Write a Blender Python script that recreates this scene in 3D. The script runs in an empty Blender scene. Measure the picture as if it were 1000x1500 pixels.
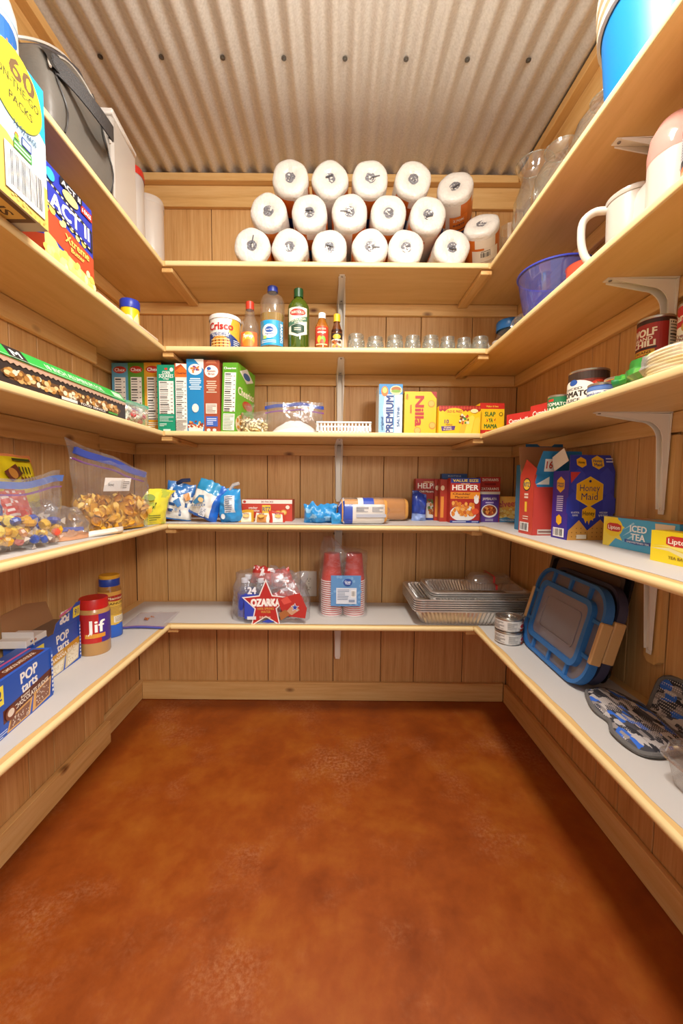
import bpy, bmesh, math, random
from mathutils import Vector, Matrix, noise
SC = bpy.context.scene
COL = SC.collection
PI = math.pi
rad = math.radians

# ---------------------------------------------------------------- camera
cam = bpy.data.cameras.new('camera'); camo = bpy.data.objects.new('camera', cam); COL.objects.link(camo)
cam.sensor_fit = 'VERTICAL'; cam.sensor_height = 36.0
cam.lens = 583.0 / 1500.0 * 36.0
cam.shift_x = 9.4 / 1500.0
cam.clip_start = 0.02
camo.location = (0, 0, 1.04)
camo.rotation_mode = 'XYZ'
camo.matrix_world = Matrix.Translation((0, 0, 1.04)) @ Matrix.Rotation(PI/2 - 0.069124, 4, 'X') @ Matrix.Rotation(0.008029, 4, 'Z')
SC.camera = camo

# ---------------------------------------------------------------- world, lights, exposure
w = bpy.data.worlds.new('world'); SC.world = w; w.use_nodes = True
w.node_tree.nodes['Background'].inputs[0].default_value = (1.0, 0.965, 0.91, 1)
w.node_tree.nodes['Background'].inputs[1].default_value = 0.9
def light(name, kind, loc, energy, col, size=0.1, size_y=None, aim=None):
    l = bpy.data.lights.new(name, kind); l.energy = energy; l.color = col
    if kind == 'AREA':
        l.shape = 'RECTANGLE'; l.size = size; l.size_y = size_y or size
    else: l.shadow_soft_size = size
    o = bpy.data.objects.new(name, l); COL.objects.link(o); o.location = loc
    if aim is not None:
        o.rotation_euler = (Vector(aim) - Vector(loc)).to_track_quat('-Z', 'Y').to_euler()
    return o
light('ceiling_lamp', 'AREA', (0.05, 0.62, 2.33), 34, (1.0, 0.96, 0.90), 0.24, aim=(0.05, 0.621, 0))
light('ceiling_lamp_globe', 'POINT', (0.05, 0.62, 2.26), 4.5, (1.0, 0.96, 0.90), 0.09)
light('added_ceiling_fill', 'AREA', (0.05, 0.66, 2.08), 9, (1.0, 0.96, 0.90), 0.22, aim=(0.05, 0.661, 4))  # added fill aimed upward to brighten the ceiling sheet, no fixture of its own
light('doorway_light', 'AREA', (0.80, -0.85, 1.9), 44, (1.0, 0.96, 0.90), 0.45, 0.45, aim=(-0.1, 1.6, 0.3))
SC.view_settings.view_transform = 'Standard'
SC.view_settings.look = 'None'
SC.view_settings.exposure = -0.20
SC.view_settings.gamma = 1.0
SC.view_settings.use_curve_mapping = False

# ---------------------------------------------------------------- materials
def lin(h):
    h = h.lstrip('#')
    c = [int(h[i:i+2], 16) / 255 for i in (0, 2, 4)]
    return tuple((x / 12.92 if x <= 0.04045 else ((x + 0.055) / 1.055) ** 2.4) for x in c) + (1,)
MATS = {}
def newmat(name):
    m = bpy.data.materials.new(name); m.use_nodes = True
    nt = m.node_tree; nt.nodes.clear()
    out = nt.nodes.new('ShaderNodeOutputMaterial')
    return m, nt, out
def N(nt, t, **kw):
    n = nt.nodes.new(t)
    for k, v in kw.items():
        if k in n.inputs: n.inputs[k].default_value = v
        else: setattr(n, k, v)
    return n
def L(nt, a, b): nt.links.new(a, b)
def flat(col, rough=0.5, metal=0.0, name=None, coat=0.0, bump=0.0, bscale=60, sheen=0, sub=0.0):
    key = (col, rough, metal, coat, bump, bscale, sub)
    if key in MATS: return MATS[key]
    m, nt, out = newmat(name or 'finish_' + col.lstrip('#'))
    b = N(nt, 'ShaderNodeBsdfPrincipled', **{'Base Color': lin(col), 'Roughness': rough, 'Metallic': metal, 'Coat Weight': coat, 'Coat Roughness': 0.15})
    if sub: b.inputs['Transmission Weight'].default_value = 0; b.inputs['Subsurface Weight'].default_value = sub
    if bump:
        tc = N(nt, 'ShaderNodeTexCoord'); nz = N(nt, 'ShaderNodeTexNoise', Scale=bscale, Detail=4.0)
        bp = N(nt, 'ShaderNodeBump', Strength=bump, Distance=0.004)
        L(nt, tc.outputs['Object'], nz.inputs['Vector']); L(nt, nz.outputs[0], bp.inputs['Height']); L(nt, bp.outputs[0], b.inputs['Normal'])
    L(nt, b.outputs[0], out.inputs[0])
    MATS[key] = m
    return m
def clear(col='#ffffff', name='clear_plastic', haze=0.0, refl=0.5, rough=0.05, base=0.05, bump=0.0, bscale=50):
    """thin transparent sheet or glass: see-through, edges and highlights reflect"""
    key = ('clear', col, haze, refl, rough, base, bump, bscale)
    if key in MATS: return MATS[key]
    m, nt, out = newmat(name)
    tr = N(nt, 'ShaderNodeBsdfTransparent', Color=lin(col))
    gl = N(nt, 'ShaderNodeBsdfGlossy', Roughness=rough, Color=(1, 1, 1, 1))
    lw = N(nt, 'ShaderNodeLayerWeight', Blend=0.35)
    mr = N(nt, 'ShaderNodeMapRange'); mr.inputs[1].default_value = 0; mr.inputs[2].default_value = 1
    mr.inputs[3].default_value = base; mr.inputs[4].default_value = refl
    pw = N(nt, 'ShaderNodeMath', operation='POWER'); pw.inputs[1].default_value = 1.8
    L(nt, lw.outputs['Facing'], pw.inputs[0]); L(nt, pw.outputs[0], mr.inputs[0])
    mx = N(nt, 'ShaderNodeMixShader'); L(nt, mr.outputs[0], mx.inputs[0])
    last = tr
    if haze:
        df = N(nt, 'ShaderNodeBsdfDiffuse', Color=lin(col)); mh = N(nt, 'ShaderNodeMixShader'); mh.inputs[0].default_value = haze
        L(nt, tr.outputs[0], mh.inputs[1]); L(nt, df.outputs[0], mh.inputs[2]); last = mh
    L(nt, last.outputs[0], mx.inputs[1]); L(nt, gl.outputs[0], mx.inputs[2]); L(nt, mx.outputs[0], out.inputs[0])
    if bump:
        tc = N(nt, 'ShaderNodeTexCoord'); nz = N(nt, 'ShaderNodeTexNoise', Scale=bscale, Detail=3.0)
        bp = N(nt, 'ShaderNodeBump', Strength=bump, Distance=0.01)
        L(nt, tc.outputs['Object'], nz.inputs['Vector']); L(nt, nz.outputs[0], bp.inputs['Height'])
        L(nt, bp.outputs[0], gl.inputs['Normal']); L(nt, bp.outputs[0], lw.inputs['Normal'])
    MATS[key] = m
    return m
def wood(name, cols, axis='X', scale=1.0, rough=0.5, stretch=14.0, contrast=(0.3, 0.7), knots=0.0, var=0.12, bump=0.08):
    """grain along AXIS of the object, three colours dark / middle / light"""
    m, nt, out = newmat(name)
    tc = N(nt, 'ShaderNodeTexCoord'); oi = N(nt, 'ShaderNodeObjectInfo')
    mp = N(nt, 'ShaderNodeMapping')
    s = [stretch * scale] * 3; s['XYZ'.index(axis)] = 0.9 * scale
    mp.inputs['Scale'].default_value = s
    ad = N(nt, 'ShaderNodeVectorMath', operation='MULTIPLY_ADD'); ad.inputs[1].default_value = (37, 53, 29)
    cb = N(nt, 'ShaderNodeCombineXYZ')
    for i in range(3): L(nt, oi.outputs['Random'], cb.inputs[i])
    L(nt, cb.outputs[0], ad.inputs[0]); L(nt, tc.outputs['Object'], ad.inputs[2])
    L(nt, ad.outputs[0], mp.inputs[0])
    n1 = N(nt, 'ShaderNodeTexNoise', Scale=1.6, Detail=6.0, Roughness=0.62, Distortion=0.5)
    L(nt, mp.outputs[0], n1.inputs['Vector'])
    wv = N(nt, 'ShaderNodeTexNoise', Scale=5.5, Detail=5.0, Roughness=0.7)
    L(nt, mp.outputs[0], wv.inputs['Vector'])
    mixf = N(nt, 'ShaderNodeMath', operation='MULTIPLY_ADD'); mixf.inputs[1].default_value = 0.45
    hl = N(nt, 'ShaderNodeMath', operation='MULTIPLY'); hl.inputs[1].default_value = 0.6
    L(nt, n1.outputs[0], hl.inputs[0]); L(nt, wv.outputs[0], mixf.inputs[0]); L(nt, hl.outputs[0], mixf.inputs[2])
    cr = N(nt, 'ShaderNodeValToRGB'); e = cr.color_ramp.elements
    e[0].position = contrast[0]; e[0].color = lin(cols[0]); e[1].position = contrast[1]; e[1].color = lin(cols[2])
    k = e.new((contrast[0] + contrast[1]) / 2); k.color = lin(cols[1])
    L(nt, mixf.outputs[0], cr.inputs[0]); last = cr.outputs[0]
    if knots:
        vm = N(nt, 'ShaderNodeMapping'); sc = [3.4] * 3; sc['XYZ'.index(axis)] = 1.7; sc = [x * knots for x in sc]
        vm.inputs['Scale'].default_value = sc; L(nt, ad.outputs[0], vm.inputs[0])
        vo = N(nt, 'ShaderNodeTexVoronoi', Scale=2.6); L(nt, vm.outputs[0], vo.inputs['Vector'])
        kr = N(nt, 'ShaderNodeValToRGB'); ke = kr.color_ramp.elements
        ke[0].position = 0.03; ke[0].color = (1, 1, 1, 1); ke[1].position = 0.13; ke[1].color = (0, 0, 0, 1)
        L(nt, vo.outputs['Distance'], kr.inputs[0])
        mk = N(nt, 'ShaderNodeMixRGB'); mk.inputs[2].default_value = lin('#6d3d17')
        L(nt, kr.outputs[0], mk.inputs[0]); L(nt, last, mk.inputs[1]); last = mk.outputs[0]
    hv = N(nt, 'ShaderNodeHueSaturation')
    mr = N(nt, 'ShaderNodeMapRange'); mr.inputs[3].default_value = 1 - var; mr.inputs[4].default_value = 1 + var
    L(nt, oi.outputs['Random'], mr.inputs[0]); L(nt, mr.outputs[0], hv.inputs['Value']); L(nt, last, hv.inputs['Color'])
    b = N(nt, 'ShaderNodeBsdfPrincipled', Roughness=rough)
    L(nt, hv.outputs[0], b.inputs['Base Color'])
    if bump:
        bp = N(nt, 'ShaderNodeBump', Strength=bump, Distance=0.003)
        L(nt, mixf.outputs[0], bp.inputs['Height']); L(nt, bp.outputs[0], b.inputs['Normal'])
    L(nt, b.outputs[0], out.inputs[0])
    return m
PANEL = wood('panel_wood', ('#a06f38', '#c8965a', '#d6a970'), 'Z', 1.5, 0.5, 26, (0.30, 0.66), var=0.07, bump=0.15)
PLY_X = wood('plywood_x', ('#caa05c', '#d9b172', '#e1bb7e'), 'X', 0.8, 0.45, 9, (0.3, 0.7), var=0.03, bump=0.02)
PLY_Y = wood('plywood_y', ('#caa05c', '#d9b172', '#e1bb7e'), 'Y', 0.8, 0.45, 9, (0.3, 0.7), var=0.03, bump=0.02)
PINE_X = wood('pine_x', ('#bf8a48', '#dcae6c', '#e8c285'), 'X', 0.9, 0.45, 16, (0.3, 0.7), knots=1.0, var=0.05, bump=0.04)
PINE_Y = wood('pine_y', ('#bf8a48', '#dcae6c', '#e8c285'), 'Y', 0.9, 0.45, 16, (0.3, 0.7), knots=1.0, var=0.05, bump=0.04)
PINE_Z = wood('pine_z', ('#bf8a48', '#d6a765', '#e2ba7c'), 'Z', 0.9, 0.45, 16, (0.3, 0.7), var=0.05, bump=0.04)
BAND = flat('#e9cd94', 0.45, name='edge_band_wood')
PAPER = flat('#c6c1bc', 0.6, name='liner_paper')
WHITE = flat('#f0eee9', 0.45)
GALV = None
def mk_floor():
    m, nt, out = newmat('stained_concrete')
    tc = N(nt, 'ShaderNodeTexCoord')
    n1 = N(nt, 'ShaderNodeTexNoise', Scale=2.4, Detail=8.0, Roughness=0.65, Distortion=0.4)
    n2 = N(nt, 'ShaderNodeTexNoise', Scale=9.0, Detail=8.0, Roughness=0.7)
    n3 = N(nt, 'ShaderNodeTexNoise', Scale=90.0, Detail=4.0, Roughness=0.7)
    n4 = N(nt, 'ShaderNodeTexNoise', Scale=3.1, Detail=5.0, Roughness=0.6)
    mp = N(nt, 'ShaderNodeMapping'); mp.inputs['Location'].default_value = (3.7, 1.9, 0)
    L(nt, tc.outputs['Object'], mp.inputs[0]); L(nt, mp.outputs[0], n4.inputs['Vector'])
    for n in (n1, n2, n3): L(nt, tc.outputs['Object'], n.inputs['Vector'])
    a = N(nt, 'ShaderNodeMath', operation='MULTIPLY_ADD'); a.inputs[1].default_value = 0.4
    hl = N(nt, 'ShaderNodeMath', operation='MULTIPLY'); hl.inputs[1].default_value = 0.6
    L(nt, n1.outputs[0], hl.inputs[0]); L(nt, n2.outputs[0], a.inputs[0]); L(nt, hl.outputs[0], a.inputs[2])
    cr = N(nt, 'ShaderNodeValToRGB'); e = cr.color_ramp.elements
    e[0].position = 0.30; e[0].color = lin('#6e2c06'); e[1].position = 0.74; e[1].color = lin('#b06a1c')
    k = e.new(0.5); k.color = lin('#94460e')
    L(nt, a.outputs[0], cr.inputs[0])
    dust = N(nt, 'ShaderNodeMath', operation='MULTIPLY'); 
    r1 = N(nt, 'ShaderNodeMapRange'); r1.inputs[1].default_value = 0.52; r1.inputs[2].default_value = 0.68
    r2 = N(nt, 'ShaderNodeMapRange'); r2.inputs[1].default_value = 0.42; r2.inputs[2].default_value = 0.7
    L(nt, n4.outputs[0], r1.inputs[0]); L(nt, n3.outputs[0], r2.inputs[0])
    L(nt, r1.outputs[0], dust.inputs[0]); L(nt, r2.outputs[0], dust.inputs[1])
    dm = N(nt, 'ShaderNodeMath', operation='MULTIPLY'); dm.inputs[1].default_value = 0.55; L(nt, dust.outputs[0], dm.inputs[0])
    mx = N(nt, 'ShaderNodeMixRGB'); mx.inputs[2].default_value = lin('#c08a62')
    L(nt, dm.outputs[0], mx.inputs[0]); L(nt, cr.outputs[0], mx.inputs[1])
    b = N(nt, 'ShaderNodeBsdfPrincipled', Roughness=0.42)
    L(nt, mx.outputs[0], b.inputs['Base Color'])
    rr = N(nt, 'ShaderNodeMapRange'); rr.inputs[3].default_value = 0.34; rr.inputs[4].default_value = 0.6
    L(nt, n2.outputs[0], rr.inputs[0]); L(nt, rr.outputs[0], b.inputs['Roughness'])
    L(nt, b.outputs[0], out.inputs[0])
    return m
def mk_galv():
    m, nt, out = newmat('galvanised_sheet')
    tc = N(nt, 'ShaderNodeTexCoord'); n = N(nt, 'ShaderNodeTexNoise', Scale=160.0, Detail=3.0)
    L(nt, tc.outputs['Object'], n.inputs['Vector'])
    cr = N(nt, 'ShaderNodeValToRGB'); e = cr.color_ramp.elements
    e[0].position = 0.3; e[0].color = lin('#c9c4bb'); e[1].position = 0.7; e[1].color = lin('#dcd8d1')
    L(nt, n.outputs[0], cr.inputs[0])
    b = N(nt, 'ShaderNodeBsdfPrincipled', Roughness=0.40, Metallic=0.35)
    L(nt, cr.outputs[0], b.inputs['Base Color']); L(nt, b.outputs[0], out.inputs[0])
    return m

# ---------------------------------------------------------------- mesh helpers
def M4(x=0, y=0, z=0, rz=0, rx=0, ry=0):
    return Matrix.Translation((x, y, z)) @ Matrix.Rotation(rad(rz), 4, 'Z') @ Matrix.Rotation(rad(ry), 4, 'Y') @ Matrix.Rotation(rad(rx), 4, 'X')
def asmat(m): return flat(m) if isinstance(m, str) else m
def curve(pts, per=5):
    pts = [Vector(q) for q in pts]; P = [2*pts[0]-pts[1]]+pts+[2*pts[-1]-pts[-2]]; out = []
    for i in range(len(pts)-1):
        a, b, c, d = P[i:i+4]
        for j in range(per): q = j/per; out.append(.5*((2*b)+(c-a)*q+(2*a-5*b+4*c-d)*q*q+(3*b-a-3*c+d)*q**3))
    return out+[pts[-1]]
class B:
    def __init__(s): s.v = []; s.f = []; s.fm = []; s.ms = []
    def mi(s, m):
        m = asmat(m)
        if m not in s.ms: s.ms.append(m)
        return s.ms.index(m)
    def add(s, vs, fs, m, M=None):
        o = len(s.v)
        s.v += [tuple(M @ Vector(p)) if M is not None else tuple(p) for p in vs]
        if callable(m): k = [s.mi(m(i)) for i in range(len(fs))]
        else: k = [s.mi(m)] * len(fs)
        s.f += [tuple(i + o for i in f) for f in fs]; s.fm += k
        return s
    def box(s, x0, x1, y0, y1, z0, z1, m, c=0.0, M=None):
        if c <= 0:
            v = [(x, y, z) for z in (z0, z1) for y in (y0, y1) for x in (x0, x1)]
            return s.add(v, [(0, 2, 3, 1), (4, 5, 7, 6), (0, 1, 5, 4), (2, 6, 7, 3), (0, 4, 6, 2), (1, 3, 7, 5)], m, M)
        bm = bmesh.new()
        for sx, x in ((1, x0), (-1, x1)):
            for sy, y in ((1, y0), (-1, y1)):
                for sz, z in ((1, z0), (-1, z1)):
                    for k in range(3):
                        d = [0 if i == k else c for i in range(3)]
                        bm.verts.new((x + sx*d[0], y + sy*d[1], z + sz*d[2]))
        bmesh.ops.convex_hull(bm, input=bm.verts)
        bmesh.ops.dissolve_limit(bm, angle_limit=0.02, verts=bm.verts, edges=bm.edges)
        bm.verts.index_update()
        vs = [v.co.copy() for v in bm.verts]; fs = [[v.index for v in f.verts] for f in bm.faces]; bm.free()
        return s.add(vs, fs, m, M)
    def lathe(s, pr, m, n=24, M=None, cap0=False, cap1=False, sq=0.0, lobes=0, lob=0.0):
        vs = []; fs = []; fm = []
        for q in pr:
            for i in range(n):
                a = 2*PI*i/n
                k = 1 + sq*(-math.cos(4*a)) + lob*math.cos(lobes*a)
                vs.append((q[0]*k*math.cos(a), q[0]*k*math.sin(a), q[1]))
        for j in range(len(pr)-1):
            for i in range(n):
                i2 = (i+1) % n
                fs.append((j*n+i, j*n+i2, (j+1)*n+i2, (j+1)*n+i)); fm.append(pr[j][2] if len(pr[j]) > 2 else m)
        if cap0: fs.append(tuple(range(n))[::-1]); fm.append(pr[0][2] if len(pr[0]) > 2 else m)
        if cap1: fs.append(tuple((len(pr)-1)*n+i for i in range(n))); fm.append(pr[-1][2] if len(pr[-1]) > 2 else m)
        return s.add(vs, fs, lambda i: fm[i], M)
    def tube(s, pts, r, m, n=7, closed=False, M=None, flatn=1.0):
        pts = [Vector(p) for p in pts]; vs = []; fs = []; k = len(pts)
        up = Vector((0.13, 0.31, 0.94))
        for i, p in enumerate(pts):
            a = pts[(i-1) % k] if (closed or i > 0) else p; b = pts[(i+1) % k] if (closed or i < k-1) else p
            d = (b - a).normalized(); x = d.cross(up)
            if x.length < 1e-4: x = d.cross(Vector((1, 0, 0)))
            x.normalize(); y = x.cross(d)
            rr = r[i] if isinstance(r, (list, tuple)) else r
            for j in range(n):
                t = 2*PI*j/n; vs.append(p + x*rr*math.cos(t) + y*rr*flatn*math.sin(t))
        for i in range(k if closed else k-1):
            i2 = (i+1) % k
            for j in range(n): fs.append((i*n+j, i*n+(j+1) % n, i2*n+(j+1) % n, i2*n+j))
        if not closed: fs += [tuple(range(n))[::-1], tuple((k-1)*n+j for j in range(n))]
        return s.add(vs, fs, m, M)
    def prism(s, pts, h0, h1, m, M=None):
        """polygon in x,z pushed along y from h0 to h1"""
        n = len(pts)
        vs = [(x, h0, z) for x, z in pts] + [(x, h1, z) for x, z in pts]
        fs = [tuple(range(n)), tuple(range(2*n-1, n-1, -1))] + [(i, i+n, (i+1) % n+n, (i+1) % n) for i in range(n)]
        return s.add(vs, fs, m, M)
    def loft(s, rings, m, M=None, cap=True, closed=False):
        n = len(rings[0]); vs = [p for r in rings for p in r]; fs = []; R = len(rings)
        for j in range(R if closed else R-1):
            j2 = (j+1) % R
            for i in range(n): fs.append((j*n+i, j*n+(i+1) % n, j2*n+(i+1) % n, j2*n+i))
        if cap and not closed: fs += [tuple(range(n))[::-1], tuple((R-1)*n+i for i in range(n))]
        return s.add(vs, fs, m, M)
    def grid(s, fn, nu, nv, m, M=None, cyc=False):
        vs = [fn(i/nu, j/nv) for j in range(nv+1) for i in range(nu+(0 if cyc else 1))]; k = nu if cyc else nu+1; fs = []; uv = []
        for j in range(nv):
            for i in range(nu): 
                i2 = (i+1) % k
                fs.append((j*k+i, j*k+i2, (j+1)*k+i2, (j+1)*k+i)); uv.append(((i+.5)/nu, (j+.5)/nv))
        if callable(m) and not isinstance(m, bpy.types.Material): return s.add(vs, fs, lambda i: m(*uv[i]), M)
        return s.add(vs, fs, m, M)
    def build(s, name, parent=None, smooth=40, stuff=False):
        me = bpy.data.meshes.new(name); me.from_pydata([tuple(p) for p in s.v], [], s.f)
        for m in s.ms: me.materials.append(m)
        me.polygons.foreach_set('material_index', s.fm)
        if smooth:
            me.polygons.foreach_set('use_smooth', [True]*len(s.f)); me.set_sharp_from_angle(angle=rad(smooth))
        me.update()
        o = bpy.data.objects.new(name, me); COL.objects.link(o)
        if parent: o.parent = parent
        if stuff: o['kind'] = 'stuff'
        return o
def thing(name, label, cat, loc=(0, 0, 0), rz=0, rx=0, ry=0, group=None):
    o = bpy.data.objects.new(name, None); COL.objects.link(o); o.empty_display_size = 0.05
    o.location = loc; o.rotation_euler = (rad(rx), rad(ry), rad(rz))
    return tag(o, label, cat, group)
def tag(o, label, cat, group=None):
    o['label'] = label; o['category'] = cat
    if group: o['group'] = group
    return o
def struct(o): o['kind'] = 'structure'; return o
def kids(o): return [c for c in bpy.data.objects if c.parent == o]
def dup(src, label, loc=None, rz=None, group=None):
    r = src.copy(); COL.objects.link(r)
    for ch in kids(src):
        if ch is r: continue
        c = ch.copy(); COL.objects.link(c); c.parent = r
        for g in kids(ch):
            if g is c: continue
            d = g.copy(); COL.objects.link(d); d.parent = c
    if loc is not None: r.location = loc
    if rz is not None: r.rotation_euler = (r.rotation_euler[0], r.rotation_euler[1], rad(rz))
    r['label'] = label
    if group: r['group'] = group
    return r

# ---------------------------------------------------------------- flat print: shapes and letters laid on a face
TXT = {}
def text_geo(s, bold=0.0):
    k = (s, bold)
    if k in TXT: return TXT[k]
    cu = bpy.data.curves.new('letters', 'FONT'); cu.body = s; cu.resolution_u = 2; cu.offset = bold
    cu.fill_mode = 'BOTH' if False else 'FRONT'
    ob = bpy.data.objects.new('letters', cu)
    me = ob.to_mesh()
    vs = [(v.co.x, v.co.y) for v in me.vertices]; fs = [tuple(p.vertices) for p in me.polygons]
    ob.to_mesh_clear(); bpy.data.objects.remove(ob); bpy.data.curves.remove(cu)
    x0 = min(v[0] for v in vs); x1 = max(v[0] for v in vs)
    TXT[k] = ([((x - x0), y) for x, y in vs], fs, x1 - x0)
    return TXT[k]
CAP = 0.682
def r(x0, y0, x1, y1, c): return ('p', [(x0, y0), (x1, y0), (x1, y1), (x0, y1)], c)
def p(pts, c): return ('p', pts, c)
def e(cx, cy, rx, ry, c, n=20): return ('p', [(cx + rx*math.cos(2*PI*i/n), cy + ry*math.sin(2*PI*i/n)) for i in range(n)], c)
def t(s, cx, cy, h, c, w=None, rot=0, b=0.02): return ('t', s, cx, cy, h, c, w, rot, b)
def nutr(x0, y0, x1, y1, rows=9, bg='#f3efe6', ink='#4a4a4a'):
    o = [r(x0, y0, x1, y1, bg)]; rnd = random.Random(rows)
    for i in range(rows):
        y = y1 - (i+0.6)*(y1-y0)/rows; hh = (y1-y0)/rows*0.22*(2 if i % 4 == 0 else 1); wx = (x1-x0)
        o.append(r(x0+.06*wx, y-hh, x0+wx*rnd.uniform(.5, .75), y+hh*.3, ink))
        if i % 2: o.append(r(x0+.8*wx, y-hh, x1-.06*wx, y+hh*.3, ink))
    return o
def blobs(x0, y0, x1, y1, cols, n, rx, ry, seed=1):
    rnd = random.Random(seed)
    return [e(rnd.uniform(x0, x1), rnd.uniform(y0, y1), rx*rnd.uniform(.7, 1.2), ry*rnd.uniform(.7, 1.2), rnd.choice(cols), 9) for _ in range(n)]
def bars(x0, y0, x1, y1, n=14, seed=3):
    rnd = random.Random(seed); o = [r(x0, y0, x1, y1, '#f4f2ee')]
    for i in range(n):
        a = x0 + (x1-x0)*(.06+.88*i/n); o.append(r(a, y0+(y1-y0)*.12, a+(x1-x0)*.88/n*rnd.choice((.35, .6)), y1-(y1-y0)*.1, '#333333'))
    return o
def lines(x0, y0, x1, y1, n, c, seed=2):
    rnd = random.Random(seed); o = []
    for i in range(n):
        y = y1-(y1-y0)*(i+.5)/n; o.append(r(x0, y-(y1-y0)/n*.2, x0+(x1-x0)*rnd.uniform(.6, 1), y+(y1-y0)/n*.2, c))
    return o
PAINT_ROUGH = 0.42
def printed(name, parent, items, W, H, fmap, maxlen=None, clip=None, step=0.00004, lift=0.0004, rough=None):
    b = B(); k = 0; step = min(.00016, .0026/max(1, len(items)))
    for it in items:
        h = lift + step*k; k += 1
        if it[0] == 'p':
            nq = 0; pts = [(x*W, y*H) for x, y in it[1]]; vs = pts; fs = [tuple(range(len(pts)))]; c = it[2]
        else:
            _, s, cx, cy, hh, c, w, rot, bo = it; nq = 0
            gv, fs, gw = text_geo(s)
            if bo >= .015:
                n0 = len(gv); gv = [(x+dx*bo, y+dy*bo) for dx, dy in ((-1, -.6), (1, -.6), (1, .6), (-1, .6)) for x, y in gv]; nq = n0; fs = [tuple(i+n0*q for i in f) for q in range(4) for f in fs]
            sy = hh*H/CAP; sx = (w*W/gw) if w else sy
            a = rad(rot); ca, sa = math.cos(a), math.sin(a)
            if rot in (90, -90) and w: sx = w*H/gw; sy = hh*W/CAP
            elif rot in (90, -90): sy = hh*W/CAP; sx = sy
            vs = []
            for x, y in gv:
                X = (x - gw/2)*sx; Y = (y - CAP/2)*sy
                vs.append((cx*W + X*ca - Y*sa, cy*H + X*sa + Y*ca))
        if clip: vs = [(min(max(x, clip[0]), clip[1]), min(max(y, clip[2]), clip[3])) for x, y in vs]
        if maxlen:
            nq0 = nq; nq = 0
            bm = bmesh.new(); bv = [bm.verts.new((x, y, (.00003*(i//nq0) if nq0 else 0))) for i, (x, y) in enumerate(vs)]
            for f in fs:
                try: bm.faces.new([bv[i] for i in f])
                except ValueError: pass
            bmesh.ops.triangulate(bm, faces=bm.faces)
            for _ in range(6):
                le = [ed for ed in bm.edges if abs(ed.verts[0].co.x-ed.verts[1].co.x) > maxlen]
                if not le: break
                bmesh.ops.subdivide_edges(bm, edges=le, cuts=1); bmesh.ops.triangulate(bm, faces=[f for f in bm.faces if len(f.verts) > 3])
            bm.verts.index_update()
            zz = [v.co.z for v in bm.verts]; vs = [(v.co.x, v.co.y) for v in bm.verts]; fs = [[v.index for v in f.verts] for f in bm.faces]; bm.free()
        else: zz = [(.00003*(i//nq) if nq else 0) for i in range(len(vs))]
        b.add([fmap(x, y, h+z) for (x, y), z in zip(vs, zz)], fs, flat(c, rough or PAINT_ROUGH))
    o = b.build(name, parent, smooth=0)
    return o
def on_front(w, d): return lambda x, y, h: (x - w/2, -d/2 - h, y)
def on_back(w, d): return lambda x, y, h: (w/2 - x, d/2 + h, y)
def on_left(w, d): return lambda x, y, h: (-w/2 - h, d/2 - x, y)
def on_right(w, d): return lambda x, y, h: (w/2 + h, x - d/2, y)
def on_top(w, d, z): return lambda x, y, h: (x - w/2, y - d/2, z + h)
def on_under(w, d): return lambda x, y, h: (x - w/2, d/2 - y, -h)
def on_cyl(R, W, a0=0.0, z0=0.0):
    def f(x, y, h):
        a = a0 + (x - W/2)/R
        return ((R+h)*math.sin(a), -(R+h)*math.cos(a), z0 + y)
    return f
def carton(name, label, w, d, h, col, loc, rz=0, front=None, left=None, right=None, top=None, under=None, cat='box', group=None, rx=0, ry=0, seam=True):
    o = thing(name, label, cat, loc, rz, rx, ry, group)
    b = B(); b.box(-w/2, w/2, -d/2, d/2, 0, h, flat(col, 0.45), c=0.0015)
    b.build('carton', o, smooth=0)
    if front: printed('front_print', o, front, w, h, on_front(w, d))
    if left: printed('side_print', o, left, d, h, on_left(w, d))
    if right: printed('side_print', o, right, d, h, on_right(w, d))
    if top: printed('top_print', o, top, w, d, on_top(w, d, h))
    if under: printed('bottom_print', o, under, w, d, on_under(w, d))
    return o
# ---------------------------------------------------------------- the room
D, XL, XLN, XR, YF, YSTEP = 1.87, -0.942, -0.905, 0.834, 1.547, 1.51
ZC, YN = 2.40, -0.35
struct(B().box(-2.2, 2.2, -2.4, D+.1, -.06, 0, mk_floor()).build('floor', smooth=0))
def wall(name, axis, fixed, cuts, sgn, z0=0.0, z1=ZC):
    """planks side by side; fixed = the plane, cuts = plank edges; a backing board carries them"""
    b = B(); g = flat('#4a2c12', 0.7)
    lo, hi = cuts[0], cuts[-1]
    if axis == 'x': b.box(lo-.08, hi+.08, fixed+.006, fixed+.03, z0, z1, g)
    elif sgn > 0: b.box(fixed-.03, fixed-.006, lo, hi+.03*(hi == D), z0, z1, g)
    else: b.box(fixed+.006, fixed+.03, lo, hi+.03, z0, z1, g)
    wl = struct(b.build(name, smooth=0))
    for a, c in zip(cuts, cuts[1:]):
        q = B(); wd = c-a; hz = (z1-z0)
        q.box(-wd/2+.0015, wd/2-.0015, 0, .008, 0, hz, PANEL, c=.0015)
        o = q.build('plank', wl, smooth=0)
        m = (a+c)/2
        if axis == 'x': o.location = (m, fixed, z0)
        elif sgn > 0: o.location = (fixed, m, z0); o.rotation_euler = (0, 0, rad(90))
        else: o.location = (fixed, m, z0); o.rotation_euler = (0, 0, rad(-90))
    return wl
from_px = lambda x: x
wall('wall_back', 'x', D, [XL, -.795, -.565, -.318, -.165, -.004, .226, .386, .62, XR], 1)
ycut_r = [YN, -.12, .07, .31, .47, .70, .835, .976, 1.107, 1.206, 1.33, 1.539, 1.70, D]
wall('wall_right', 'y', XR, ycut_r, -1)
wall('wall_left', 'y', XLN, [YN, -.1, .08, .31, .46, .69, .85, .985, 1.13, 1.235, 1.395, YSTEP], 1)
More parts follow.
